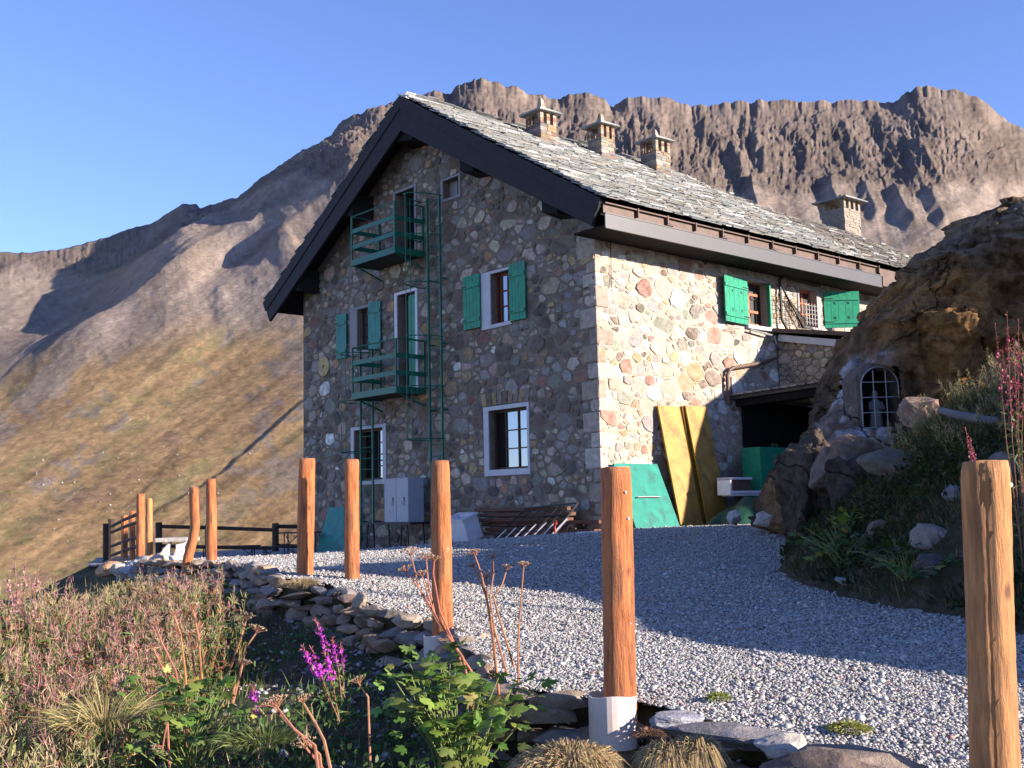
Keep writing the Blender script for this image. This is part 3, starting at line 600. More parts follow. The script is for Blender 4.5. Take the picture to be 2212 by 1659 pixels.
def wall_with_holes(mb, cuts, top, bottom, holes, fn, dep, floor_mi=2):
    """cuts: sorted positions along the wall; top(a) height; holes as (a0,a1,b0,b1)"""
    A = sorted(set(cuts+[h[0] for h in holes]+[h[1] for h in holes]))
    for a, b in zip(A[:-1], A[1:]):
        m_ = (a+b)/2; hs = sorted([h for h in holes if h[0] <= m_ <= h[1]], key=lambda h: h[2]); lo = bottom
        for h in hs:
            mb.add([fn(a, lo, 0), fn(b, lo, 0), fn(b, h[2], 0), fn(a, h[2], 0)], [(0, 1, 2, 3)]); lo = h[3]
        mb.add([fn(a, lo, 0), fn(b, lo, 0), fn(b, top(b), 0), fn(a, top(a), 0)], [(0, 1, 2, 3)])
    for h in holes:
        a, b, c, d = h
        for (p, q) in (((a, c), (b, c)), ((b, c), (b, d)), ((b, d), (a, d)), ((a, d), (a, c))):
            mb.add([fn(*p, 0), fn(*q, 0), fn(*q, -dep), fn(*p, -dep)], [(0, 1, 2, 3)])
        mb.mi = 1; mb.add([fn(a, c, -dep), fn(b, c, -dep), fn(b, d, -dep), fn(a, d, -dep)], [(0, 1, 2, 3)]); mb.mi = 0
gf = lambda a, b, d: (-d, a, b)
sf = lambda a, b, d: (a, -d, b)
TT = lambda t: min(6.17+.613*(t+.87), 10.30-.613*(t-5.9)) if t < 99 else 0
GH = [(2.2, 3.53, .9, 2.26), (7.75, 9.1, .84, 2.18), (2.66, 3.37, 4.25, 5.43), (8.33, 8.91, 4.3, 5.42), (6.28, 7.08, 3.05, 5.52), (6.27, 7.12, 6.5, 8.2), (4.47, 5.1, 7.6, 8.06)]
SH = [(5.13, 6.05, 4.28, 5.36), (7.35, 8.10, 4.46, 5.42)]
mb = MB(); mb.cc = (.27, .24, .205, 1)
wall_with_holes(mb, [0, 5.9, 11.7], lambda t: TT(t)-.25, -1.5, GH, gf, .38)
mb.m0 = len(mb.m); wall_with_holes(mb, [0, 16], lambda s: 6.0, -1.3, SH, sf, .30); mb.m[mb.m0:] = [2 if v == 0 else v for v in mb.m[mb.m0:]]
mb.mi = 0
mb.add([(0, 11.7, -1.6), (9.1, 11.7, -1.6), (9.1, 11.7, 6.3), (0, 11.7, 6.3)], [(0, 1, 2, 3)])
mb.add([(9.1, 0, -1.3), (9.1, 11.7, -1.3), (9.1, 11.7, 6.2), (9.1, 5.9, 10.0), (9.1, 0, 6.2)], [(0, 1, 2, 3, 4)])
mb.add([(16, 0, -1.3), (16, 6, -1.3), (16, 6, 6.2), (16, 2.9, 8.2), (16, 0, 6.2)], [(0, 1, 2, 3, 4)])
gw = {'beige': 24, 'grey': 30, 'white': 1.5, 'brown': 26, 'black': 9, 'ochre': 9, 'rust': 5, 'green': 7, 'pink': 4}  # browner gable stones, weighted darker to deepen the shade there
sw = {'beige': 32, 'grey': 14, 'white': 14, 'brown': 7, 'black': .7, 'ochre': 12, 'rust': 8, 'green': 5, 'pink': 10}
qu = []; z = -.6; k = 0
while z < 6.0: h = srnd.uniform(.26, .48); qu.append((.26 if k % 2 else .16, z+h/2, .17 if k % 2 else .13)); z += h*.95; k += 1
q2 = [(b_+.06 if a_ < .2 else a_, z_, r_) for (a_, z_, r_) in [(.30 if i % 2 == 0 else .17, q[1], .19 if i % 2 == 0 else .14) for i, q in enumerate(qu)] for b_ in (a_,)]
hole = lambda L: [(h[0]-.02, h[1]+.02, h[2]-.02, h[3]+.02) for h in L]
bigs = lambda A, Bz, n, rr: [(srnd.uniform(.7, A), srnd.uniform(-.3, Bz), srnd.uniform(.24, rr)) for _ in range(n)]
trims_g = [(2.16, 3.70, .76, 2.36), (7.62, 9.24, .70, 2.27), (2.62, 3.70, 4.15, 5.50), (8.28, 9.27, 4.2, 5.50), (6.20, 7.18, 3.0, 5.62), (6.2, 7.2, 6.45, 8.28), (4.40, 5.18, 7.52, 8.12)]
sm = MB(); sm2 = MB()
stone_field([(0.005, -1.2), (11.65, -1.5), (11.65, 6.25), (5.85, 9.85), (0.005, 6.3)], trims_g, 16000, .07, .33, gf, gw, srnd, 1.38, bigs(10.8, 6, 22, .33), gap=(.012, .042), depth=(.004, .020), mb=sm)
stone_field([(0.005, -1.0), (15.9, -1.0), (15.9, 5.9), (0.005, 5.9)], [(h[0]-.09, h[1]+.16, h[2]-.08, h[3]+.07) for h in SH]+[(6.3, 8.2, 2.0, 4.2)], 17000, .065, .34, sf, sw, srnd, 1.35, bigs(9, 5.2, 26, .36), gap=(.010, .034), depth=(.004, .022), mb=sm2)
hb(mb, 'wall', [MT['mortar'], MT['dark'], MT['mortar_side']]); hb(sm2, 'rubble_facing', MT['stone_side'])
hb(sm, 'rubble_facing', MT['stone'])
# dressed corner stones, long and short by turns
mb = MB(); z = -.55; k = 0
while z < 6.0:
    h = min(srnd.uniform(.24, .46), 6.12-z); ls, lt = (srnd.uniform(.32, .60), srnd.uniform(.14, .30)) if k % 2 else (srnd.uniform(.15, .28), srnd.uniform(.30, .55)); j = lambda: srnd.uniform(-.012, .012); p = .026; gq = .012
    f = srnd.uniform(.75, 1.1); base_ = srnd.choice([(.40, .34, .28), (.33, .27, .22), (.46, .40, .34), (.28, .22, .17)]); mb.col(tuple(c*f for c in base_))
    mb.hexa([(-p+j(), -p+j(), z+gq), (ls+j(), -p*.8, z+gq+j()), (ls, lt, z+gq), (-p*.8, lt+j(), z+gq+j()), (-p+j(), -p+j(), z+h), (ls+j(), -p*.8, z+h+j()), (ls, lt, z+h), (-p*.8, lt+j(), z+h+j())])
    z += h; k += 1
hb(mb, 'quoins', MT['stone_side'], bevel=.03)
# corner and head stones over the ground floor window
mb = MB()
for i in range(9):
    t0 = 2.15+i*.175; mb.col(pick({'ochre': 3, 'brown': 3, 'green': 2}, srnd)); c_ = t0+.08; a_ = (c_-2.95)*.28
    mb.hexa([(0, c_-.07, 2.38), (0, c_+.07, 2.38), (-.035, c_+.07, 2.38), (-.035, c_-.07, 2.38), (0, c_-.08+a_*.4, 2.68), (0, c_+.08+a_*.4, 2.68), (-.03, c_+.08+a_*.4, 2.66), (-.03, c_-.08+a_*.4, 2.66)])
hb(mb, 'lintel', MT['stone'])

def fb(mb, f, a0, a1, b0, b1, d0, d1):
    p = f(a0, b0, d0); q = f(a1, b1, d1); return mb.box(p[0], q[0], p[1], q[1], p[2], q[2])
def window(f, a0, a1, b0, b1, cols, rows, m, d=-.16, glass='glass', fw=.055, bw=.025, sash=None, name='window', parent=house):
    w = MB()
    for (x0, x1, y0, y1) in ((a0, a1, b1-fw, b1), (a0, a1, b0, b0+fw), (a0, a0+fw, b0+fw, b1-fw), (a1-fw, a1, b0+fw, b1-fw)): fb(w, f, x0, x1, y0, y1, d, d-.06)
    s0, s1 = sash or (a0+fw, a1-fw)
    if sash:
        fb(w, f, s0, s0+.035, b0+fw, b1-fw, d+.004, d-.05); fb(w, f, s1-.035, s1, b0+fw, b1-fw, d+.004, d-.05)
    for i in range(1, cols): x = s0+(s1-s0)*i/cols; fb(w, f, x-bw*.8, x+bw*.8, b0+fw, b1-fw, d+.002, d-.045)
    for j in range(1, rows): y = b0+fw+(b1-b0-2*fw)*j/rows; fb(w, f, s0, s1, y-bw/2, y+bw/2, d+.006, d-.040)
    o = hb(w, name, MT[m]); g = MB(); g.add([f(s0, b0+fw, d-.025), f(s1, b0+fw, d-.025), f(s1, b1-fw, d-.025), f(s0, b1-fw, d-.025)], [(0, 1, 2, 3)])
    go = g.build('pane', MT[glass], o)
    return o
def trim(f, a0, a1, b0, b1, o0, o1, c0, c1, parent, m='plaster', d=.03, name='trim'):
    """surround between the outer rectangle a0..b1 and the opening o0..c1"""
    w = MB()
    if o0-a0 > .01: fb(w, f, a0, o0, b0, b1, -.05, d)
    if a1-o1 > .01: fb(w, f, o1, a1, b0, b1, -.05, d)
    if b1-c1 > .01: fb(w, f, o0, o1, c1, b1, -.05, d)
    if c0-b0 > .01: fb(w, f, o0, o1, b0, c0, -.05, d)
    rng = random.Random(3); w.v = [(v[0]+rng.uniform(-.006, .006), v[1]+rng.uniform(-.006, .006), v[2]+rng.uniform(-.006, .006)) for v in w.v]
    return w.build(name, MT[m], parent, bevel=.008)
def shutter(parent, o, ax, n, w, h, name='shutter', boards=5, cross=False, m='green'):
    o = Vector(o); ax = Vector(ax).normalized(); n = Vector(n).normalized(); Z = Vector((0, 0, 1)); s = MB(); bwid = w/boards
    for i in range(boards): s.prism([(i*bwid+.004, 0), ((i+1)*bwid-.004, 0), ((i+1)*bwid-.004, h), (i*bwid+.004, h)], o, ax, Z, n, 0, .028)
    for z in (.16*h, .80*h): s.prism([(.01, z-.045), (w-.01, z-.045), (w-.01, z+.045), (.01, z+.045)], o, ax, Z, n, .028, .052)
    q = s.build(name, MT[m], parent)
    for zq in (.16*h, .80*h): k = MB(); k.prism([(.0, zq-.012), (.25*w, zq-.012), (.25*w, zq+.012), (0, zq+.012)], o, ax, Z, n, .052, .06); k.build('hinge', MT['iron'], parent)
    if cross:
        for cx in (.3*w, .68*w):
            for z in (.28*h, .68*h):
                k = MB()
                for sg in (1, -1): k.prism([(cx-.03, z-.03*sg-.006), (cx-.03, z-.03*sg+.006), (cx+.03, z+.03*sg+.006), (cx+.03, z+.03*sg-.006)], o, ax, Z, n, .028, .036)
                k.build('ornament', MT['iron'], parent)
    return q
# gable windows
w1 = window(gf, 2.2, 3.53, .9, 2.26, 2, 3, 'frame_b', sash=(2.25, 3.14))
trim(gf, 2.14, 3.70, .76, 2.36, 2.2, 3.53, .9, 2.26, w1)
b = MB(); fb(b, gf, 3.16, 3.48, .95, 2.2, -.24, -.26); b.build('open_sash', MT['dark'], w1)  # near-black sheet standing in for the unlit room at the open sash
c = MB(); 
for t0 in (2.30, 2.76): fb(c, gf, t0, t0+.3, .97, 1.75, -.30, -.31)
c.build('curtain', MT['curtain'], w1)
w2 = window(gf, 7.75, 9.1, .84, 2.18, 1, 4, 'frame_b', sash=(7.83, 8.22))
trim(gf, 7.62, 9.24, .72, 2.27, 7.75, 9.1, .84, 2.18, w2)
w3 = window(gf, 2.66, 3.37, 4.25, 5.43, 2, 3, 'frame_r', sash=(2.7, 3.22))
trim(gf, 2.66, 3.69, 4.16, 5.50, 2.66, 3.37, 4.25, 5.43, w3)
shutter(w3, (-.05, 4.31, 4.24), (0, -1, 0), (-1, 0, 0), .62, 1.27); shutter(w3, (-.05, 2.65, 4.22), (0, -1, 0), (-1, 0, 0), .54, 1.30)
w4 = window(gf, 8.33, 8.91, 4.3, 5.42, 2, 3, 'frame_b')
trim(gf, 8.33, 9.25, 4.22, 5.50, 8.33, 8.91, 4.3, 5.42, w4, 'greytrim')
shutter(w4, (-.05, 9.86, 4.18), (0, -1, 0), (-1, 0, 0), .50, 1.22, m='teal'); shutter(w4, (-.05, 8.30, 4.24), (0, -1, 0), (-1, 0, 0), .56, 1.26, m='teal')
# balcony door on the first floor
d = MB(); fb(d, gf, 6.30, 6.62, 3.05, 5.45, -.02, -.06); d1 = hb(d, 'door', MT['green'])
trim(gf, 6.20, 7.18, 3.0, 5.60, 6.28, 7.08, 3.05, 5.52, d1, 'whitep')
d = MB(); fb(d, gf, 6.76, 7.06, 3.05, 5.45, -.33, -.35); d.build('inner_leaf', MT['greytrim'], d1)
d = MB(); fb(d, gf, 6.32, 6.7, 6.5, 8.15, -.3, -.34); d2 = hb(d, 'attic_door', MT['frame_b'])
trim(gf, 6.2, 7.2, 6.45, 8.28, 6.27, 7.12, 6.5, 8.2, d2, 'greytrim')
w5 = window(gf, 4.47, 4.8, 7.6, 8.06, 1, 1, 'frame_b', d=-.22, glass='glassd', name='attic_window')
b = MB(); fb(b, gf, 4.8, 5.1, 7.6, 8.06, -.20, -.25); b.build('grey_board', MT['greytrim'], w5)
trim(gf, 4.40, 5.18, 7.52, 8.12, 4.47, 5.1, 7.6, 8.06, w5, 'greytrim')
# side windows
w6 = window(sf, 5.13, 6.05, 4.28, 5.36, 2, 3, 'frame_b', d=-.24, glass='glassd')
o = MB(); 
for (x0, x1, z0, z1) in ((5.16, 5.22, 4.3, 5.08), (5.36, 5.42, 4.3, 5.08), (5.16, 5.75, 5.02, 5.08), (5.16, 5.75, 4.60, 4.66), (5.16, 5.75, 4.28, 4.34)): fb(o, sf, x0, x1, z0, z1, -.10, -.15)
o.build('open_casement', MT['frame_o'], w6)
trim(sf, 5.05, 6.13, 4.28, 5.42, 5.13, 6.05, 4.28, 5.36, w6, 'greytrim')
s_ = MB(); fb(s_, sf, 5.08, 6.22, 4.17, 4.26, -.05, .10); s_.build('sill', MT['plaster'], w6, bevel=.01)
shutter(w6, (5.12, -.06, 4.24), (-1, -.10, 0), (0, -1, 0), 1.02, 1.10, cross=True)
b = MB(); fb(b, sf, 5.98, 6.03, 4.3, 5.36, .0, .10); b.build('shutter', MT['green'], w6)
w7 = window(sf, 7.35, 8.10, 4.46, 5.42, 2, 3, 'frame_o', d=-.16, glass='glassd')
trim(sf, 7.27, 8.25, 4.40, 5.50, 7.35, 8.10, 4.46, 5.42, w7, 'greytrim')
shutter(w7, (8.42, -.02, 4.48), (.755, -.655, 0), (-.655, -.755, 0), .93, .95, cross=True)
# grille over the second side window and the lattice lying against the wall
g = MB()
for i in range(6): x = 7.42+i*.125; g.tube([sf(x, 4.46, .16), sf(x, 5.02, .16)], .007, 5)
for j in range(5): z = 4.52+j*.11; g.tube([sf(7.35, z, .168), sf(8.12, z, .168)], .007, 5)
g.build('window_grille', MT['pale_metal'], w7)
g = MB()
for i in range(6): x = 6.25+i*.13; g.tube([sf(x, 4.40, .07), sf(x, 5.2-.03*i, .07)], .008, 5)
for j in range(7): z = 4.44+j*.11; g.tube([sf(6.2, z, .08), sf(6.95, z, .08)], .008, 5)
for i in range(9): g.tube([sf(6.55+i*.10, 5.2-i*.07, .12), sf(7.2+i*.07, 4.36, .12)], .009, 5)
for i in range(7): g.tube([sf(6.60+i*.11, 5.14-i*.12, .128), sf(6.9+i*.10, 5.18-i*.09, .128)], .008, 5)
g.tube([sf(6.5, 5.25, .14), sf(7.3, 4.36, .14)], .022, 6)
hb(g, 'metal_lattice', MT['iron'])

# yellow sign disc, cable, pipes
s_ = MB(); s_.tube([(-.02, 10.56, 4.07), (-.05, 10.56, 4.07)], [.28, .28], 28); so_ = hb(s_, 'round_sign', MT['sign'])
s_ = MB(); s_.tube([(-.05, 10.56, 4.07), (-.056, 10.56, 4.07)], [.06, .06], 5); s_.build('emblem', MT['ochre'], so_)
c = MB(); c.tube([(.44, -.06, 5.85), (.43, -.06, 5.2), (.42, -.055, 4.6)], .008, 5); hb(c, 'cable', MT['iron'])
c = MB(); c.tube([(4.17, -.10, 2.3), (4.18, -.10, 2.98), (4.24, -.12, 3.10), (4.36, -.14, 3.16), (5.5, -.16, 3.36), (6.0, -.16, 3.5)], .045, 8); c.tube([(4.30, -.10, 2.3), (4.31, -.10, 2.95)], .02, 6); hb(c, 'stove_pipe', MT['brownm'])
c = MB(); c.tube([(6.42, -.10, 5.5), (6.40, -.12, 4.5), (6.5, -.22, 4.2), (6.5, -.22, 2.9)], .035, 8); c.tube([(6.42, -.10, 5.5), (6.7, -.08, 5.62), (8.2, -.08, 5.55)], .035, 8); hb(c, 'downpipe', MT['iron'])
c = MB(); c.tube([(5.1, -.13, 4.12), (6.0, -.16, 4.05), (6.05, -.18, 3.85), (6.3, -.2, 3.7)], .025, 6); hb(c, 'waste_pipe', MT['pale_metal'])

# ---- roof
r = MB(); r.prism([(-.80, 6.14), (5.9, 10.26), (12.65, 6.14), (12.65, 5.86), (5.9, 9.96), (-.80, 5.86)], (0, 0, 0), (0, 1, 0), (0, 0, 1), (1, 0, 0), -.62, 9.1)
r.prism([(-.80, 6.14), (2.95, 8.44), (6.8, 6.1), (6.8, 5.8), (2.95, 8.14), (-.80, 5.86)], (0, 0, 0), (0, 1, 0), (0, 0, 1), (1, 0, 0), 9.104, 16.4)
r.add([(9.1, 5.9, 10.255), (10.6, 2.95, 8.445), (9.1, 2.95, 8.445), (9.1, 5.9, 9.9), (10.6, 2.95, 8.1), (9.1, 2.95, 8.1)], [(0, 1, 2), (5, 4, 3), (0, 3, 4, 1)])
roof = hb(r, 'roof', MT['soffit'])
sl = MB(); rr_ = random.Random(4); cu = 1/sqrt(1+.613**2); su = .613*cu
def ymax(s): return float(np.interp(s, [-.7, 9.1, 10.6, 14.5, 16.4], [5.95, 5.95, 3.05, 2.9, .6]))
def slabs(side):
    L = 8.0; row = 0; w_ = -.06
    while w_ < L:
        s = -.74+rr_.uniform(0, .2); pitch = .15*rr_.uniform(.9, 1.1)
        while s < (16.3 if side > 0 else 9.1):
            wd = rr_.uniform(.22, .62); ln = .36*rr_.uniform(.9, 1.25); th = rr_.uniform(.016, .034)
            ww = w_+rr_.uniform(-.035, .035); y = -.95+ww*cu
            if y+.12 < ymax(s+wd/2) or side < 0:
                if side < 0 and y > 5.8: break
                g = rr_.uniform(.13, .26); tone = rr_.random()
                c_ = (g*.97, g*1.0, g*.98) if tone < .8 else (g*1.1, g*1.0, g*.88)
                if rr_.random() < .06: c_ = (.48, .48, .47)
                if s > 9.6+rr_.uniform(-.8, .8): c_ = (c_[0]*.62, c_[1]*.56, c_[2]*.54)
                sl.col(c_); a = rr_.uniform(-.04, .04); lift0 = .035+rr_.uniform(0, .02)
                def P(ds, dw, h):
                    q = ww+dw+a*ds; yy = -.95+q*cu-h*su; zz = 6.165+q*su+h*cu
                    return (s+ds, yy if side > 0 else 11.83-yy, zz)
                j = lambda: rr_.uniform(-.02, .02)
                e1, e2 = j(), j()
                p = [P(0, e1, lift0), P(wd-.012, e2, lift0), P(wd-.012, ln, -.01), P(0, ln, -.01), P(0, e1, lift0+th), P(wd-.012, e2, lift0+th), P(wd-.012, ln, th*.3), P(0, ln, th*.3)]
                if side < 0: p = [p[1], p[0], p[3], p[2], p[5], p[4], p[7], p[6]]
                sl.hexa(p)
            s += wd
        w_ += pitch; row += 1
slabs(1); slabs(-1)
# ridge slabs
s = -.74
while s < 9.1:
    wd = rr_.uniform(.35, .7); g = rr_.uniform(.25, .42); sl.col((g*1.05, g*.97, g*.92)); z0 = 10.31+rr_.uniform(0, .03)
    sl.hexa([(s, 5.6, z0-.13), (s+wd-.02, 5.6, z0-.13), (s+wd-.02, 5.95, z0+.03), (s, 5.95, z0+.03), (s, 5.6, z0-.09), (s+wd-.02, 5.6, z0-.09), (s+wd-.02, 5.95, z0+.08), (s, 5.95, z0+.08)]); s += wd
sl.build('slab_covering', MT['slab'], roof)
# barge boards
def poly_at(pts, x0, x1): 
    b_ = MB(); b_.prism(pts, (0, 0, 0), (0, 1, 0), (0, 0, 1), (1, 0, 0), x0, x1); return b_
b1 = poly_at([(-.88, 6.14), (5.9, 10.29), (5.9, 9.43), (-.60, 5.66)], -.70, -.625); hb(b1, 'barge_board', MT['barge'])
b2 = poly_at([(12.72, 6.12), (5.902, 10.29), (5.902, 9.43), (12.42, 5.54)], -.70, -.625); hb(b2, 'barge_board', MT['barge'])
b1 = poly_at([(-.90, 6.16), (5.9, 10.32), (5.9, 10.0), (-.80, 5.90)], -.725, -.702); hb(b1, 'verge_strip', MT['barge'])
b2 = poly_at([(12.75, 6.13), (5.902, 10.32), (5.902, 10.0), (12.62, 5.86)], -.725, -.702); hb(b2, 'verge_strip', MT['barge'])
# purlin ends
for (t0, t1, zt) in ((3.1, 3.75, 8.17), (.35, 1.0, 6.58), (5.4, 6.3, 9.55), (8.1, 8.7, 8.17), (10.8, 11.4, 6.62)):
    p = MB(); p.hexa([(-.60, t0+.12, zt-.42), (.02, t0, zt-.45), (.02, t1, zt-.35), (-.60, t1-.06, zt-.30), (-.60, t0+.12, zt+.2), (.02, t0, zt+.2), (.02, t1, zt+.2), (-.60, t1-.06, zt+.2)]); hb(p, 'purlin', MT['soffit'])
# eaves: fascia, gutter
f = MB(); f.box(-.62, 9.78, -.93, -.90, 5.56, 5.86); f.box(-.62, 9.78, -.945, -.93, 5.56, 5.575); f.box(-.62, 9.78, -.94, -.88, 5.862, 5.885); hb(f, 'fascia', MT['fasciag'])
f = MB(); f.box(-.6, 9.6, -.86, -.84, 5.90, 6.10); f.box(9.8, 15.8, -.88, -.85, 5.78, 6.08); f.box(9.8, 11.5, -.95, -.90, 5.60, 5.86)
f.box(-.6, 9.6, -.93, -.865, 6.075, 6.10); hb(f, 'gutter', MT['brownm'])
f = MB(); f.box(-.6, 15.8, -.88, .0, 5.60, 5.64); hb(f, 'soffit', MT['soffit'])
for i in range(11):
    p = MB(); x = .35+i*.93; p.box(x, x+.03, -.945, -.86, 5.93, 6.12); p.box(x+.05, x+.30, -.955, -.94, 5.93, 5.965) if i % 2 else None; hb(p, 'gutter_bracket', MT['brownm'])
# snow guards
sg0 = None; k = 0
for rw in range(6):
    for i in range(17):
        s = .9+i*.98+(rw % 2)*.45+rr_.uniform(-.15, .15); w_ = .75+rw*1.18+rr_.uniform(-.12, .12); y = -.95+w_*cu
        if s > 15.6 or y > ymax(s)-.5 or k >= 92: continue
        if sg0 is None:
            g = MB(); g.bar((-.11, 0, .10), (.11, 0, .10), .018, .018); g.bar((-.09, -.03, .015), (.09, .05, .19), .016, .016); g.bar((.09, -.03, .015), (-.09, .05, .19), .016, .016); g.bar((0, .22, .12), (0, -.08, .02), .02, .012)
            o = g.build('snow_guard', MT['pale_metal'], roof)
            sg0 = o
        else: o = sg0.copy(); COL.objects.link(o); o.parent = roof
        o.scale = (.72, .72, .72); o.location = (s, y, 6.165+w_*su+.05); o.rotation_euler = (0, 0, rr_.uniform(-.4, .4)); k += 1
# chimneys
def chimney(s0, y0, wd, dp, z0, zs, zc, zp, seed, win=2, cap=.12, col=None):
    q = random.Random(seed); m = MB(); z = z0
    while z < zs:
        h = q.uniform(.05, .11); h = min(h, zs-z+.001); e = q.uniform(-.015, .015)
        x = s0
        while x < s0+wd-.01:
            b_ = min(q.uniform(.14, .34), s0+wd-x); m.col(col or tuple(.68*v for v in pick({'beige': 5, 'grey': 4, 'ochre': 3, 'rust': 1.5}, q))); j = q.uniform(-.012, .012)
            m.box(x+.004, x+b_-.004, y0+j, y0+dp+e, z+.004, z+h-.003); x += b_
        z += h
    m.col((.16, .14, .12)); m.box(s0+.015, s0+wd-.015, y0+.015, y0+dp-.015, z0, zs-.006)
    n = win+1; pw = .11
    for i in range(n):
        for yy in (y0, y0+dp-pw):
            x = s0+(wd-pw)*i/(n-1); zz = zs
            while zz < zc-.001:
                h = min(q.uniform(.06, .10), zc-zz); m.col(col or tuple(.75*v for v in pick({'beige': 4, 'rust': 4, 'ochre': 4}, q))); j = q.uniform(-.008, .008); m.box(x+j, x+pw+j, yy+j, yy+pw+j, zz, zz+h-.003); zz += h
    c = hb(m, 'chimney', MT['stone'])
    l = MB(); l.box(s0-.06, s0+wd+.06, y0-.05, y0+dp+.05, z0-.3, z0+.10); l.build('flashing', MT['brownm'], c)
    k_ = MB(); k_.col((.17, .175, .165)); k_.hexa([(s0-cap, y0-cap, zc), (s0+wd+cap, y0-cap, zc+.02), (s0+wd+cap, y0+dp+cap, zc), (s0-cap, y0+dp+cap, zc-.01), (s0-cap+.02, y0-cap, zc+.055), (s0+wd+cap, y0-cap+.03, zc+.07), (s0+wd+cap, y0+dp+cap, zc+.06), (s0-cap, y0+dp+cap, zc+.05)])
    k_.build('chimney_cap', MT['slab'], c)
    if zp:
        t = MB(); t.col((.32, .27, .21)); cx = s0+wd*.5; cy = y0+dp*.45; w2 = .11
        t.hexa([(cx-w2, cy-w2, zc+.06), (cx+w2, cy-w2, zc+.06), (cx+w2, cy+w2, zc+.06), (cx-w2, cy+w2, zc+.06), (cx-w2*.55, cy-.05, zp), (cx+w2*.25, cy-.05, zp-.05), (cx+w2*.25, cy+.05, zp-.04), (cx-w2*.5, cy+.05, zp)]); t.build('cap_stone', MT['stone'], c)
    return c
chimney(2.78, 4.5, .57, .57, 9.5, 10.02, 10.33, 10.80, 1)
chimney(5.05, 4.5, .54, .54, 9.5, 10.12, 10.47, 10.88, 2)
chimney(7.31, 4.5, .62, .60, 9.5, 10.20, 10.53, 10.92, 3)
chimney(14.6, 3.0, .95, .85, 8.2, 9.38, 9.66, 9.95, 4, 3, .20, (.26, .22, .18))

# ---- balconies, cages and ladders on the gable
def balcony(zf, zt, t0=5.9, t1=7.8, dp=.9):
    b_ = MB(); b_.box(-dp, -.0, t0, t1, zf-.10, zf-.02); b_.box(-dp-.02, -dp+.02, t0-.02, t1+.02, zf-.14, zf+.02)
    b_.box(-dp, 0, t0-.03, t0+.01, zf-.14, zf+.02); b_.box(-dp, 0, t1-.01, t1+.03, zf-.14, zf+.02)
    o = hb(b_, 'balcony', MT['greend'])
    fl = MB(); fl.box(-dp+.03, -.02, t0+.02, t1-.02, zf-.115, zf-.102); fl.build('platform', MT['iron'], o)
    for (x, t) in ((-dp, t0), (-dp, t1), (-.05, t1), (-.05, t0)):
        p = MB(); p.box(x-.022, x+.022, t-.022, t+.022, zf, zt); p.build('railing_post', MT['greend'], o)
    rl = MB(); rl.tube([(-.04, t1, zt), (-dp, t1, zt), (-dp, t0, zt), (-.04, t0, zt)], .017, 6); rl.build('handrail', MT['greend'], o)
    H = zt-zf
    for z in (zf+.30*H, zf+.66*H):
        p = MB(); p.box(-dp-.012, -dp+.012, t0-.01, t1+.01, z-.055, z+.055); p.box(-dp+.02, -.04, t0-.01, t0+.01, z-.055, z+.055); p.box(-dp+.02, -.04, t1-.01, t1+.01, z-.055, z+.055); p.build('railing_slat', MT['greend'], o)
    for tt in (t0+.05, t1-.05): br = MB(); br.bar((-dp+.05, tt, zf-.12), (-.02, tt, zf-.42), .035, .035); br.build('bracket', MT['greend'], o)
    return o
balcony(3.0, 4.18); balcony(6.44, 7.60)
def ladder(t0, t1, z0, z1, hoops, x=-.20, dp=.78, straps=True):
    l = MB(); 
    for t in (t0, t1): l.box(x-.02, x+.03, t-.022, t+.022, z0, z1)
    z = z0+.5
    while z < z1-.8: l.box(x, -.005, t0-.01, t0+.01, z, z+.04); l.box(x, -.005, t1-.01, t1+.01, z, z+.04); z += 1.6
    o = hb(l, 'ladder', MT['greend']); z = z0+.15; r0 = None
    while z < z1-.05:
        if r0 is None: r_ = MB(); r_.tube([(x, t0, 0), (x, t1, 0)], .011, 6); r0 = r_.build('rung', MT['greend'], o); q = r0
        else: q = r0.copy(); COL.objects.link(q); q.parent = o
        q.location = (0, 0, z); z += .285
    tc_ = (t0+t1)/2; R_ = .40
    def hp(a, z): return (x-.05-dp*sin(a)*(.9+.1*sin(a)), tc_+R_*cos(a), z)
    for z in hoops:
        h = MB(); h.tube([(x, t1, z)]+[hp(pi*k/12, z) for k in range(13)][::-1][0:0]+[hp(pi*k/12, z) for k in range(0, 13)]+[(x, t0, z)], .014, 6)
        h.build('cage_hoop', MT['greend'], o)
    if len(hoops) > 1:
        for a in (pi*.18, pi*.5, pi*.82):
            s_ = MB(); s_.tube([hp(a, z) for z in hoops], .010, 5); s_.build('cage_strap', MT['greend'], o)
    return o
ladder(5.02, 5.50, .3, 7.7, [1.70, 2.95, 4.15, 5.45, 6.62, 7.62], dp=.80)
ladder(7.95, 8.50, -.75, 4.25, [1.55, 2.85, 4.1], dp=.72)

# ---- lean-to and canopy at the side
a = MB(); a.cc = (.27, .24, .205, 1); a.box(6.30, 10.0, -2.0, -.01, 2.4, 3.75); a.add([(6.30, 0, 3.75), (6.30, -2.0, 3.75), (6.30, 0, 4.1)], [(0, 1, 2)]); a.box(6.3, 10, -.01, -.3, 3.7, 4.1)
an = hb(a, 'annex_wall', MT['mortar'])
st2 = stone_field([(.05, 2.45), (1.95, 2.45), (1.95, 3.7), (.05, 4.0)], [], 900, .07, .17, lambda a_, b_, d_: (6.30-d_, -a_, b_), {'beige': 6, 'pink': 1, 'grey': 1}, srnd, 1.2, gap=(.008, .016), depth=(.008, .02))
st2.build('flat_stones', MT['stone'], an)
b = MB(); b.hexa([(6.02, 0, 4.17), (10.2, 0, 4.17), (10.2, -2.2, 3.72), (6.25, -2.2, 3.80), (6.02, 0, 4.27), (10.2, 0, 4.27), (10.2, -2.2, 3.82), (6.25, -2.2, 3.90)]); hb(b, 'lean_to_roof', MT['brownm'])
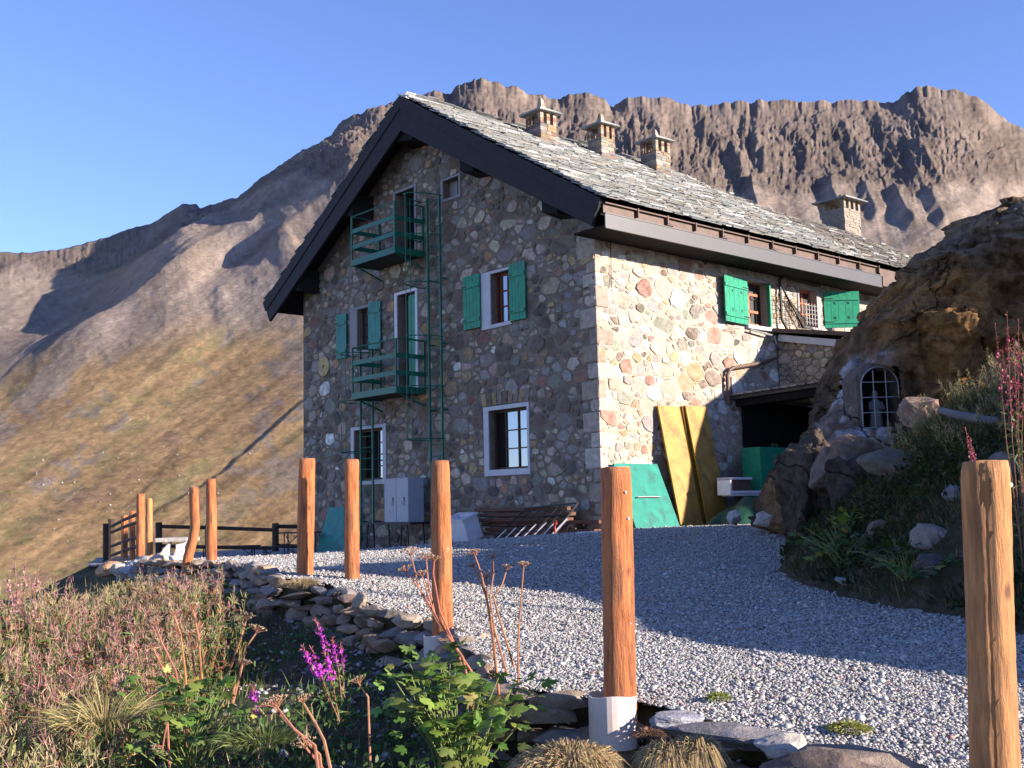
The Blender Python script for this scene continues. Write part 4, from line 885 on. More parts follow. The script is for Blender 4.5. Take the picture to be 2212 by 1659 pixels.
b = MB(); b.bar((6.20, -.15, 4.02), (6.24, -1.7, 3.70), .06, .16); hb(b, 'beam', MT['plaster'])
c = MB(); rc = random.Random(9)
c.col((.05, .045, .045)); c.hexa([(4.35, 0, 2.42), (9, 0, 2.42), (9, -3.3, 2.45), (5.15, -2.6, 2.62), (4.35, 0, 2.50), (9, 0, 2.50), (9, -3.3, 2.53), (5.15, -2.6, 2.70)])
for i in range(14):
    f_ = i/13; g = rc.uniform(.08, .22); c.col((g, g, g)); x = 4.3+.8*f_; y = -2.5*f_; z = 2.505+.2*f_
    c.box(x-.06+rc.uniform(-.03, .03), x+.55, y-.26, y, z, z+rc.uniform(.025, .05))
cn = hb(c, 'canopy', MT['slab'])
b = MB(); b.bar((4.55, -.05, 2.34), (5.30, -2.5, 2.52), .12, .16); b.build('canopy_beam', MT['soffit'], cn)
b = MB(); b.box(8.2, 8.3, -4.0, -.02, -.8, 2.42); b.box(4.75, 8.2, -.08, -.02, -.6, 2.4); hb(b, 'shed_back', MT['dark'])  # near-black sheets standing in for the deep shade under the canopy
def hit(u, v, y0=3.0, y1=40.0):     # where the sight line of u, v meets the ground
    r = np.array(ray(u, v)); ys = np.exp(np.linspace(math.log(y0), math.log(y1), 700)); P = r[None]/r[1]*ys[:, None]
    g = GZ(P[:, 0], P[:, 1]); k = np.argmax(P[:, 2] < g); return Vector((P[k, 0], P[k, 1], g[k]))
# ================================================================ POSTS
prnd = random.Random(33)
def log_mesh(pts, r0, r1, seed, n=30, rings=26):
    q = random.Random(seed); pts = [Vector(p) for p in pts]; L = [0]
    for a, b in zip(pts[:-1], pts[1:]): L.append(L[-1]+(b-a).length)
    def pos(s):
        for i in range(len(pts)-1):
            if s <= L[i+1] or i == len(pts)-2: return pts[i].lerp(pts[i+1], (s-L[i])/(L[i+1]-L[i]))
    T = L[-1]; vs = []; ph = [q.random()*7 for _ in range(6)]; crack = q.random()*6.28
    kn = [(q.random()*T, q.random()*6.28, q.uniform(.5, 1)) for _ in range(7)]
    for i in range(rings+1):
        s = T*i/rings; p = pos(s); rad = r0+(r1-r0)*i/rings
        if i == rings: rad *= .93
        for k in range(n):
            a = 2*pi*k/n; rr = rad*(1+.035*sin(2*a+ph[0]+s*1.2)+.025*sin(3*a+ph[1]-s*2)+.02*sin(s*5+ph[2])+.012*q.uniform(-1, 1))
            dc = abs((a-crack-.25*sin(s*2)+pi) % (2*pi)-pi)
            if dc < .13: rr *= .90
            for (ks, ka, kk) in kn:
                dd = ((s-ks)/.05)**2+(((a-ka+pi) % (2*pi)-pi)/.45)**2; rr += .006*kk*math.exp(-dd)
            vs.append((p.x+rr*cos(a), p.y+rr*sin(a), p.z+(0 if i < rings else q.uniform(-.004, .004))))
    fs = [(i*n+k, i*n+(k+1) % n, (i+1)*n+(k+1) % n, (i+1)*n+k) for i in range(rings) for k in range(n)]
    top = rings*n; c = len(vs); e = pos(T); vs.append((e.x, e.y, e.z+.006)); fs += [(top+k, top+(k+1) % n, c) for k in range(n)]
    return vs, fs, len(fs)-n
def post(name, label, top, bot, d, w, cat='post', group='peeled log posts along the yard edge', m='post', mid=None, seed=1, marks=(), extra=.15):
    T = at(*top, d); B = at(*bot, d); r = w/2/2415*d
    t = thing(name, label, cat, (B.x, B.y, B.z), 0, group); path = [Vector((0, 0, -extra)), Vector((0, 0, 0))]
    if mid: path += [at(*q, d)-B for q in mid]
    path.append(T-B); v, f, side = log_mesh(path, r*1.04, r*.97, seed, rings=40 if d < 13 else 18)
    mb = MB(); mb.add(v, f); mb.m = [0]*side+[1]*(len(f)-side); mb.build('log', [MT[m], MT['postend']], t, smooth=True)
    for (u, vv, s_) in marks:        # small white insulators screwed to the log
        a = at(u, vv, d)-B; mk = MB(); ax = Vector((.75, -.66, 0)); p0 = Vector((a.x, a.y, a.z)); p0.y = -sqrt(max(0, (r*r-(p0.x-(T-B).x*(p0.z/(T-B).z))**2)))*.98 if True else 0
        mk.tube([p0, p0+Vector((.1, -.6, 0)).normalized()*.008*s_, p0+Vector((.1, -.6, 0)).normalized()*.012*s_], [.008*s_, .008*s_, .004*s_], 7); mk.build('insulator', MT['whitep'], t)
    return t, B, r
post('log_post', 'nearest pale peeled log post at the right edge, its foot below the picture', (2127, 997), (2152, 1700), 4.3, 96, m='post2', seed=2, marks=((2176, 1048, 1.2),), extra=.3)
P2 = post('log_post', 'thick peeled log post standing in an open white plastic pipe on the gravel', (1330, 1010), (1340, 1540), 5.9, 66, seed=3, marks=((1348, 1064, .9), (1354, 1120, .9), (1360, 1345, .5)))
P3 = post('log_post', 'peeled log post in a mostly buried white pipe in front of the ladder', (951, 996), (957, 1400), 9.0, 43, seed=4, marks=((968, 1185, .8),))
post('log_post', 'peeled log post by the orange stone, in front of the grey locker', (760, 993), (761, 1262), 12.0, 32, seed=5)
post('log_post', 'peeled log post at the left corner of the house on the stone wall', (664, 991), (659, 1240), 12.4, 35, seed=6)
post('log_post', 'straight peeled log post just right of the crooked one', (456, 1035), (457, 1214), 17.5, 22.5, seed=7)
post('log_post', 'crooked bent log post beside the pale stone table', (419, 1053), (402, 1245), 16.8, 21, mid=[(406, 1205), (417, 1165), (422, 1135), (420, 1100)], seed=8)
post('log_post', 'thin pale log post right behind the taller one by the stone table', (322, 1077), (323, 1215), 20.0, 14.5, m='post2', seed=9)
post('log_post', 'tall log post where the dark rail fence ends', (304, 1067), (303, 1222), 20.8, 18, seed=10, marks=((316, 1088, 1.5),))
# plastic pipes round two posts
def pipe_sleeve(label, c, r, z0, z1, lean=(0, 0)):
    t = MB(); n = 30; vs = []
    for (rr, z) in ((r, z0), (r, z1), (r-.008, z1+.002), (r-.012, z0)):
        for k in range(n): a = 2*pi*k/n; vs.append((rr*cos(a)+lean[0]*(z-z0), rr*sin(a)+lean[1]*(z-z0), z+.006*sin(a*3)*(z > z0)))
    t.add(vs, [(i*n+k, i*n+(k+1) % n, (i+1)*n+(k+1) % n, (i+1)*n+k) for i in range(3) for k in range(n)])
    o = t.build('plastic_pipe', MT['pvc'], loc=c, smooth=False); return tag(o, label, 'pipe')
a = at(1318, 1500, 5.88); pipe_sleeve('wide white plastic pipe open at the top around the thick log post', (a.x+.012, 5.90, at(1318, 1500, 5.9).z), .124, -.26, .0)
a = at(948, 1372, 9.0); pipe_sleeve('white plastic pipe half buried in gravel around the log post before the ladder', (a.x, 9.0, a.z), .122, -.30, .0)

# ================================================================ RAIL FENCES
t = thing('rail_fence', 'dark wooden rail fence running along the far edge of the yard', 'fence', tuple(at(600, 1205, 33)))
base = at(600, 1205, 33)
def rel(u, v, d): return at(u, v, d)-base
for (u, v0, v1) in ((343, 1206, 1128), (450, 1206, 1133), (595, 1206, 1130), (655, 1206, 1131)):
    p = MB(); a = rel(u, v0, 33); b_ = rel(u, v1, 33); p.tube([(a.x, a.y, a.z-.2), a, b_], .10, 8); p.build('fence_post', MT['rail'], t)
for (v0, v1) in ((1137, 1145), (1179, 1184)):
    p = MB(); p.tube([rel(340, v0, 33), rel(460, v0+3, 33.1), rel(597, v1, 33)], .055, 7); p.build('rail', MT['rail'], t)
    p = MB(); p.tube([rel(590, v0, 33.1), rel(665, v0+1, 33)], .06, 7); p.build('rail', MT['rail'], t)
t = thing('rail_fence', 'short slanting dark rail fence with sunlit posts at the left end of the yard', 'fence', tuple(at(270, 1220, 24)))
base = at(270, 1220, 24)
for (u, v0, v1, d, w_, m_) in ((228, 1222, 1131, 29, 11, 'rail'), (241, 1226, 1121, 27, 14, 'rail'), (269, 1222, 1113, 24.5, 14, 'post'), (286, 1222, 1104, 22.8, 12, 'post')):  # shaded posts take the darkened wood, sunlit ones the log colour
    p = MB(); a = rel(u, v0, d); b_ = rel(u, v1, d); p.tube([(a.x, a.y, a.z-.2), a, b_], w_/2/2415*d, 9); p.build('fence_post', MT[m_], t)
for (va, vb) in ((1137, 1108), (1150, 1126), (1180, 1158), (1200, 1178)):
    p = MB(); p.tube([rel(241, va, 26.8), rel(269, va-(va-vb)*.5, 24.3), rel(303, vb, 21)], .035, 6); p.build('rail', MT['rail'], t)

# trestle table and bench, silhouettes by the fence
def trestle(label, cat, u0, u1, vt, d, h, wd, name='trestle_table'):
    A = at(u0, vt, d); B = at(u1, vt, d); t = thing(name, label, cat, ((A.x+B.x)/2, d, A.z-h)); L = (B.x-A.x)/2
    p = MB(); p.box(-L, L, -wd/2, wd/2, h-.03, h); p.build('tabletop' if cat == 'table' else 'seat', MT['rail'], t)
    for sx in (-1, 1):
        x = sx*(L-.15); p = MB(); p.bar((x, -wd*.4, 0), (x, -wd*.4, h-.03), .025, .025); p.bar((x, wd*.4, 0), (x, wd*.4, h-.03), .025, .025)
        p.bar((x-.02, -wd*.4, .05), (x-.02, wd*.4, .05), .02, .02); p.bar((x, -wd*.4, h*.45), (x-sx*.35, 0, h-.04), .018, .018); p.bar((x-sx*.3, -.02, .05), (x, .02, h-.1), .02, .02); p.build('folding_leg', MT['iron'], t)
    return t
trestle('dark folding trestle table in front of the far rail fence', 'table', 606, 690, 1150, 30, .75, .6)
trestle('low dark folding bench beside the trestle table by the far fence', 'bench', 560, 660, 1180, 29, .46, .3, 'trestle_bench')
trestle('longer dark bench between the bent log post and the far fence', 'bench', 430, 560, 1180, 28.5, .46, .3, 'trestle_bench')

# ================================================================ STONE TABLE AND ROCKS
def rockmesh(seed, n=22, sq=(1, 1, 1), sub=2, rough=.06, fsm=.16):
    q = random.Random(seed); bm = bmesh.new()
    for i in range(n):
        v = Vector((q.gauss(0, 1), q.gauss(0, 1), q.gauss(0, 1))).normalized(); k = q.uniform(.82, 1.1)
        m_ = max(abs(v.x), abs(v.y), abs(v.z)); v = v*(.55+.45/m_*.8)*k; bm.verts.new((v.x*sq[0], v.y*sq[1], v.z*sq[2]))
    r = bmesh.ops.convex_hull(bm, input=bm.verts)
    bmesh.ops.delete(bm, geom=[g for g in r['geom_interior'] if isinstance(g, bmesh.types.BMVert)], context='VERTS')
    bmesh.ops.triangulate(bm, faces=bm.faces)
    for _ in range(sub):
        bmesh.ops.subdivide_edges(bm, edges=bm.edges, cuts=1, use_grid_fill=True)
        bmesh.ops.triangulate(bm, faces=bm.faces)
        bmesh.ops.smooth_vert(bm, verts=bm.verts, factor=fsm, use_axis_x=True, use_axis_y=True, use_axis_z=True)
    P = np.array([v.co[:] for v in bm.verts]); o = seed*3.7
    d = fbm(P[:, 0]*1.8+o, P[:, 1]*1.8, P[:, 2]*1.8, 4, seed)+.5*np.round(2.5*vn(P[:, 0]*1.3+o, P[:, 1]*1.3, P[:, 2]*1.6, seed))/2.5; nn = P/np.linalg.norm(P, axis=1)[:, None]
    P = P+nn*(rough*d)[:, None]*2; F = [tuple(v.index for v in f.verts) for f in bm.faces]; bm.verts.index_update(); F = [tuple(v.index for v in f.verts) for f in bm.faces]
    bm.free(); return P, F
def rotm(rx, ry, rz): return np.array((Matrix.Rotation(rz, 3, 'Z') @ Matrix.Rotation(ry, 3, 'Y') @ Matrix.Rotation(rx, 3, 'X')))
def rock(label, u, v, d, size, seed, col=(.36, .28, .21), rot=(0, 0, 0), cat='rock', name='rock', sub=3, group=None, world=None, m='drystone', rough=.07):
    P, F = rockmesh(seed, sub=sub, rough=rough); P = (P*np.array(size)) @ rotm(*rot).T; mb = MB(); mb.col(col); mb.arr(P, F)
    c = world or at(u, v, d); o = mb.build(name, MT[m], loc=tuple(c)); return tag(o, label, cat, group)
t = thing('stone_table', 'pale stone table with two curved fin legs behind the crooked post', 'table', tuple(at(375, 1218, 19.5))); base = at(375, 1218, 19.5)
k_ = lambda x, y: ((200+x/4.424)/1.0271, (1060+y/4.424)/1.0271)
mb = MB(); mb.col((.42, .38, .34))
a = [at(*k_(x, y), 19.5)-base for x, y in ((640, 600), (955, 595))]; mb.box(a[0].x, a[1].x, -.05, .75, a[0].z-.06, a[0].z+.01)
mb.build('tabletop', MT['drystone'], t, bevel=.01)
for fin in ([(782, 622), (720, 690), (655, 790), (700, 830), (745, 850), (785, 810), (770, 720), (775, 670), (790, 640)], [(938, 615), (900, 645), (838, 655), (838, 700), (815, 760), (790, 810), (830, 850), (905, 850), (922, 760), (912, 690), (925, 650), (942, 625)]):
    mb = MB(); mb.col((.66, .60, .58)); pg = [(lambda q: (q.x, q.z))(at(*k_(x, y), 19.5)-base) for x, y in fin]; mb.prism(pg[::-1], (0, 0, 0), (1, 0, 0), (0, 0, 1), (0, 1, 0), .0, .10); mb.build('leg', MT['drystone'], t, bevel=.012)
B_ = (.45, .38, .31); O_ = (.46, .27, .16); G_ = (.27, .25, .25); W_ = (.55, .50, .46)
for (lab, x, y, d, s, c, ry) in (('flat grey block lying between the log posts and the stone table', 550, 835, 19.3, (.40, .28, .16), G_, .02), ('tall beige stone standing on end in front of the stone table', 665, 910, 18.0, (.22, .2, .42), B_, .2),
        ('rounded beige stone at the foot of the stone table', 830, 860, 18.6, (.30, .22, .20), W_, .0), ('orange tinted stone below the short rail fence', 255, 860, 20.0, (.42, .3, .18), O_, -.35),
        ('broad grey stone with white patches below the rail fence', 430, 930, 18.8, (.62, .35, .24), (.33, .32, .35), .05), ('small dark stone leaning on the tall beige stone', 590, 960, 18.2, (.22, .2, .22), G_, 0), ('flat beige stone at the foot of the crooked post', 860, 985, 17.2, (.36, .3, .09), B_, .05),
        ('pale grey stone under the flat block by the rail fence', 320, 915, 18.5, (.24, .2, .13), W_, .1), ('pale broken stone beside the straight post', 1060, 900, 17.6, (.30, .25, .10), W_, -.05), ('small pale stone in the grass below the yard end', 870, 1110, 15.0, (.16, .13, .10), W_, -.3)):
    u, v = k_(x, y); rock(lab, u, v, d, s, hash(lab) % 97 if False else len(lab)*3+int(x) % 7, c, (0.1, ry, prnd.uniform(0, 3)), cat='stone')

# ================================================================ DRY STONE WALL
def stone_piece(mb, c, size, rz, q, tpl):
    P, F = tpl[q.randrange(len(tpl))]; P = (P*np.array(size)) @ rotm(q.uniform(-.12, .12), q.uniform(-.12, .12), rz).T+np.array(c); mb.arr(P, F)
TPL = [rockmesh(100+i, 13, (1, 1, 1), 1, .05) for i in range(14)]
q = random.Random(8); wl_ = MB()
front = [(.50, 6.08), (.0, 6.4), (-.36, 8.2), (-.50, 9.0), (-.75, 9.3), (-1.05, 9.6), (-1.95, 11.6), (-2.5, 12.0), (-3.4, 14.8), (-4.3, 16.3), (-5.2, 17.2), (-6.0, 18.2)]
def walk(pts, step):
    s = 0
    for a, b in zip(pts[:-1], pts[1:]):
        L = hypot(b[0]-a[0], b[1]-a[1]); 
        while s < L: t = s/L; yield (a[0]+(b[0]-a[0])*t, a[1]+(b[1]-a[1])*t, atan2(b[1]-a[1], b[0]-a[0])); s += step()
        s -= L
for layer in range(6):
    for (x, y, an) in walk(front, lambda: q.uniform(.20, .42)):
        nx, ny = -sin(an), cos(an)
        if nx*(-1) < 0 or True:
            nx, ny = (-abs(nx), -abs(ny)) if True else (nx, ny)
        zt = float(TZ(np.array([x]), np.array([y]))[0]); off = .02+layer*.035+q.uniform(-.03, .04); px, py = x+nx*off, y+ny*off
        zb = float(LZ(np.array([px+nx*.2]), np.array([py+ny*.2]))[0]); z = zt-.03-layer*.105+q.uniform(-.03, .03)
        if z < zb-.08: continue
        s_ = q.uniform(.6, 1.25); g = q.random(); c = (.30, .235, .18) if g < .5 else ((.22, .20, .19) if g < .8 else (.36, .24, .16)); f_ = q.uniform(.7, 1.2)
        wl_.col(tuple(v*f_ for v in c)); stone_piece(wl_, (px, py, z), (.19*s_, .14*s_, .058*q.uniform(.7, 1.5)), an+q.uniform(-.25, .25), q, TPL)
tag(wl_.build('dry_stone_wall', MT['drystone']), 'low dry stone wall of flat brown stones holding up the gravel yard', 'wall')
# nearer wall with big cap slabs
wl_ = MB(); near = [(3.0, 3.0), (2.2, 3.85), (1.62, 4.35), (1.47, 4.5), (1.05, 5.3), (.9, 5.5)]
for layer in range(6):
    for (x, y, an) in walk(near, lambda: q.uniform(.28, .5) if layer else q.uniform(.4, .62)):
        zt = float(TZ(np.array([x]), np.array([y]))[0]); nx, ny = (-sin(an), cos(an)); sg = -1 if ny > 0 else 1; nx *= sg; ny *= sg
        off = .04+layer*.02+q.uniform(-.03, .04)-(.03 if layer == 1 else 0); px, py = x+nx*off, y+ny*off; z = zt-.05-layer*.15
        s_ = q.uniform(.8, 1.2); c = q.choice([(.20, .19, .19), (.26, .21, .17), (.16, .13, .11), (.30, .24, .18)]); wl_.col(c)
        stone_piece(wl_, (px, py, z), (.30*s_, .17*s_, .075), an+q.uniform(-.08, .08), q, TPL)
tag(wl_.build('dry_stone_wall', MT['drystone']), 'rough stone edging with flat cap slabs below the nearest log post', 'wall')
for (lab, u, v, d, s, c) in (('orange brown stone at the foot of the post before the locker', 768, 1285, 11.6, (.20, .16, .09), (.44, .26, .15)), ('beige stone on the yard edge right of the half buried pipe', 1040, 1400, 8.6, (.16, .15, .13), (.40, .30, .22)), ('grey flat stone leaning by the open white pipe', 1462, 1556, 5.5, (.16, .12, .04), (.30, .30, .33)),
                             ('long dark capstone on the near wall edge', 1560, 1588, 5.0, (.34, .16, .055), (.17, .16, .17)), ('pale broken capstone beside the long dark one', 1700, 1610, 4.75, (.13, .13, .06), (.42, .38, .34)), ('brown capstone leading to the nearest post', 1850, 1650, 4.4, (.30, .16, .06), (.22, .17, .14)), ('rust brown rock below the near capstones', 1780, 1690, 4.3, (.34, .2, .12), (.13, .095, .08))):
    rock(lab, u, v, d, s, len(lab)*7+int(u) % 11, c, (.05, .05, prnd.uniform(-.5, .2)), cat='stone')
# rubble and pebbles on the slope below
n = 9000; x = RNG.uniform(-5, 2.2, n); y = RNG.uniform(3.6, 12, n); d = edist(x, y); k = (d > .02) & (d < 3.2) & (RNG.random(n) < np.exp(-d*.9)+.15*(x > .2)); x, y = x[k], y[k]; n = len(x)
sz = .012+.03*RNG.random(n)**4
tag(scatter('rubble', x, y, LZ(x, y)+np.clip(-edist(x, y)+.05, 0, .2)*0+.3*sz, sz, (.14+.24*RNG.random(n))[:, None]*np.array([1, .97, 1.0]), MT['gravel_s'], .5), 'grey stone chips spilled over the dark slope below the yard', 'rubble', kind='stuff')
n = 3500; x = RNG.uniform(.25, 2.4, n); y = RNG.uniform(3.4, 6.3, n); d = edist(x, y); k = (d > -.25) & (d < .5); x, y = x[k], y[k]; n = len(x); sz = .014+.03*RNG.random(n)**3
zz = GZ(x, y)
tag(scatter('rubble', x, y, zz+.4*sz, sz, (.16+.34*RNG.random(n))[:, None]*np.array([1, .98, 1.0]), MT['gravel_s'], .35), 'broken slate pieces along the near edge of the yard', 'rubble', kind='stuff')
# ================================================================ BOULDER
zs_ = [-.9, -.6, 0, .72, 1.28, 1.78, 2.27, 2.83, 3.1, 3.45, 3.8, 4.1, 4.3, 4.5, 4.8, 5.0]
xl_ = [4.05, 4.1, 4.18, 4.35, 4.62, 4.92, 5.12, 5.42, 5.62, 5.95, 6.3, 6.6, 6.8, 7.15, 7.9, 8.6]
NZ, NK = 190, 340
zz = np.linspace(-1.0, 5.0, NZ); th = np.linspace(0, 2*pi, NK, endpoint=False)
Zr, Th = np.meshgrid(zz, th, indexing='ij')
xl = np.interp(Zr, zs_, xl_)*(1+.034*sstep(1.4, 3.0, Zr)); top = np.clip((5.05-Zr)/6, 0, 1)
xr = 10.9-1.9*(1-top)**2; cx = (xl+xr)/2; rx = (xr-xl)/2
yf = 15.45+.75*(1-top)**1.5-.12*(Zr > 2)*0; yb = 19.2-.7*(1-top)**2; cy = (yf+yb)/2; ry = (yb-yf)/2
cc, ss = np.cos(Th), np.sin(Th); pw = .72
ux = np.sign(cc)*np.abs(cc)**pw; uy = np.sign(ss)*np.abs(ss)**pw
shr = np.where(Zr > 4.4, np.sqrt(np.clip((5.05-Zr)/.65, 0, 1)), 1)
X = cx+rx*ux*shr; Y = cy+ry*uy*shr; Z = Zr.copy()
nl = np.sqrt(cc**2+ss**2)
A = fbm(X*.45, Y*.45, Z*.45, 5, 201); Bn = 1-2*np.abs(vn(X*.7+3, Y*.7, Z*.5, 205)); Cn = fbm(X*2.6, Y*2.6, Z*2.6, 4, 207)
strata = vn(X*.25, Y*.25, Z*2.4+X*1.0, 211)
Wz = ridged(X*.9+Z*.5, Y*.9-Z*.7, 4, 231); D = .16*A+.14*Bn+.08*Cn+.12*strata+.14*Wz+.36*np.round(vn(X*.8, Y*.8, Z*1.0, 240)*2.2+.25*Cn)/2.2+.10*np.round(vn(X*2.2, Y*2.2, Z*2.4, 241)*2)/2
left = sstep(-.5, -1, cc)               # keep the left outline where the photo has it
D = D*(1-.6*left)+left*np.interp(Z, [0, 2.2, 3.2], [.10, .02, -.12])
# hollow under the overhang, foot crag
D = D-.35*np.exp(-((Z-1.9)/.35)**2)*sstep(.2, -.5, cc)*sstep(0, -.6, ss)*.5
def facets(n, seed, amp, tilt, pts):
    r_ = np.random.default_rng(seed); sp = pts[r_.integers(0, len(pts), n)]+r_.normal(size=(n, 3))*.1; of = r_.uniform(-1, 1, n); nv = r_.normal(size=(n, 3)); best = np.full(len(pts), 1e9); idx = np.zeros(len(pts), int)
    for k in range(n):
        d = pts-sp[k]; q = (d*d*np.array([1, 1, 1.7])).sum(1); m_ = q < best; best[m_] = q[m_]; idx[m_] = k
    return amp*of[idx]+tilt*((pts-sp[idx])*nv[idx]).sum(1)
wr1 = np.stack([X+.25*fbm(X, Y, Z, 3, 251), Y+.25*fbm(X, Y, Z, 3, 252), Z+.25*fbm(X, Y, Z, 3, 253)], -1).reshape(-1, 3)
FD = facets(110, 5, .17, .30, wr1)+facets(900, 6, .05, .28, wr1)
D = D*.75+(FD.reshape(D.shape))*(1-.55*left)
X = X+D*cc; Y = Y+D*ss*1.1; Z = Z+.05*Cn+.10*FD.reshape(D.shape)
wash = np.clip(sstep(.25, -.10, np.abs(X-4.85-.10*(Z-1.2))-.36+.25*A)*sstep(2.25, 2.0, Z+.15*A)*sstep(.35, .65, Z-.3*Bn)*(Y < 17), 0, 1)
n1 = fbm(X*1.2, Y*1.2, Z*1.2, 4, 220)
cA = np.array([.19, .11, .056]); cBk = np.array([.075, .054, .037]); cG = np.array([.18, .155, .13]); cO = np.array([.29, .145, .048])
C = cBk+(cA-cBk)*sstep(-.25, .2, n1)[..., None]; C = C+(cO-C)*(sstep(.05, .35, fbm(X*.8+7, Y*.8, Z*.8, 3, 222))*.75)[..., None]
C = C+(cG-C)*(sstep(3.2, 3.9, Z+.4*n1)*.6)[..., None]
wc = np.array([.33, .32, .35]); fl = sstep(-.1, .12, fbm(X*4, Y*4, Z*3, 4, 224))
C = C+(wc-C)*(wash*(.25+.75*fl))[..., None]
V = np.stack([X, Y, Z], -1).reshape(-1, 3); i = np.arange(NZ-1)[:, None]; j = np.arange(NK)[None]; F = np.stack([i*NK+j, i*NK+(j+1) % NK, (i+1)*NK+(j+1) % NK, (i+1)*NK+j], -1).reshape(-1, 4)
bo = thing('boulder', 'huge brown overhanging boulder with whitewashed patch and arched niche beside the house', 'boulder', (7, 17, -.8))
ND0 = at(1864, 925, 15.5); ND1 = at(1937, 792, 15.5); sel = (V[:, 0] > ND0.x-.05) & (V[:, 0] < ND1.x+.05) & (V[:, 2] > ND0.z) & (V[:, 2] < ND1.z) & (V[:, 1] < 17.3); ND = float(np.percentile(V[sel][:, 1], 25))-.03
inb = lambda p: (p[:, 0] > at(1864, 925, ND).x-.03) & (p[:, 0] < at(1937, 925, ND).x+.03) & (p[:, 2] > at(1864, 925, ND).z-.02) & (p[:, 2] < at(1900, 800, ND).z) & (p[:, 1] < 17.3)
F = F[~inb(V[F].mean(1))]
b_ = np_obj('rock_face', V-np.array([7, 17, -.8]), F, MT['rock'], C.reshape(-1, 3), smooth=False, parent=bo)
# niche: a masonry surround with a barred arch
def arch(x0, x1, z0, z1, n=14):
    r = (x1-x0)/2; cx = (x0+x1)/2; return [(x0, z0), (x1, z0)]+[(cx+r*cos(pi*k/n), z1-r+r*sin(pi*k/n)) for k in range(n+1)]
a = at(1864, 925, ND); b2 = at(1937, 792, ND); x0, x1, z0, z1 = a.x, b2.x, a.z, b2.z
def off(p): return (p[0]-7, p[1]-17, p[2]+.8)
inn = arch(x0, x1, z0, z1); cxn = (x0+x1)/2
outn = []
rn = random.Random(6)
for k, (x, z) in enumerate(inn):
    dx, dz = x-cxn, z-(z0+z1)/2; L = hypot(dx, dz); e = rn.uniform(.05, .11); outn.append((x+dx/L*e, z+dz/L*e))
m_ = MB(); n = len(inn); vs = [off((x, ND, z)) for x, z in inn]+[off((x, ND+.03, z)) for x, z in outn]+[off((x, ND+.45, z)) for x, z in inn]+[off((x+(x-cxn)*.2, ND+.5, z)) for x, z in outn]
m_.col((.10, .082, .07)); m_.add(vs, [(k, (k+1) % n, n+(k+1) % n, n+k) for k in range(n)]+[(k, 2*n+k, 2*n+(k+1) % n, (k+1) % n) for k in range(n)]+[(n+k, n+(k+1) % n, 3*n+(k+1) % n, 3*n+k) for k in range(n)])
m_.mi = 1; m_.add([off((x, ND+.45, z)) for x, z in inn], [tuple(range(n))]); m_.mi = 0
ni = m_.build('niche', [MT['drystone'], MT['dark']], bo)
g = MB(); g.tube([off((x, ND-.02, z)) for x, z in inn+[inn[0]]], .012, 6)
for k in (1, 2): x = x0+(x1-x0)*k/3; g.tube([off((x, ND-.02, z0)), off((x, ND-.02, z1-.045))], .009, 5)
for k in (1, 2, 3): z = z0+(z1-z0)*(.25*k+.0); g.tube([off((x0, ND-.03, z)), off((x1, ND-.03, z))], .008, 5)
g.build('niche_grille', MT['pale_metal'], ni)
# heart of brown stone on the whitewash
hp = []
for k in range(28): t_ = 2*pi*k/28; hp.append((16*sin(t_)**3/16*.115, (13*cos(t_)-5*cos(2*t_)-2*cos(3*t_)-cos(4*t_))/16*.115))
k_h = np.argmin(np.abs(V[:, 0]-at(1818, 883, 15.6).x)+np.abs(V[:, 2]-at(1818, 883, 15.6).z)+10*(V[:, 1] > 17.3)); HY = float(V[k_h, 1])-.06
hc = at(1818, 883, HY); h = MB(); h.prism(hp, off((hc.x, HY, hc.z)), (1, 0, 0), (0, 0, 1), (0, 1, 0), 0, .3); h.build('heart_stone', MT['ochre'], bo, bevel=.02)
# robed figure in the niche
st = MB(); prof = [(0, .10), (.02, .105), (.12, .095), (.22, .085), (.30, .09), (.36, .085), (.40, .06), (.425, .03), (.44, .035), (.47, .045), (.50, .047), (.53, .04), (.55, .015)]
n = 14; vs = [(r*cos(2*pi*k/n)*1.0, r*.75*sin(2*pi*k/n), z) for z, r in prof for k in range(n)]; st.add(vs, [(i*n+k, i*n+(k+1) % n, (i+1)*n+(k+1) % n, (i+1)*n+k) for i in range(len(prof)-1) for k in range(n)])
st.tube([(-.075, -.02, .37), (-.10, -.06, .26), (-.03, -.10, .28)], [.028, .024, .012], 7); st.tube([(.075, -.02, .37), (.10, -.06, .26), (.03, -.10, .28)], [.028, .024, .012], 7)
tag(st.build('statue', MT['statue'], loc=(cxn, ND+.22, z0+.02), smooth=True), 'small pale robed statue standing inside the barred arched niche', 'statue')

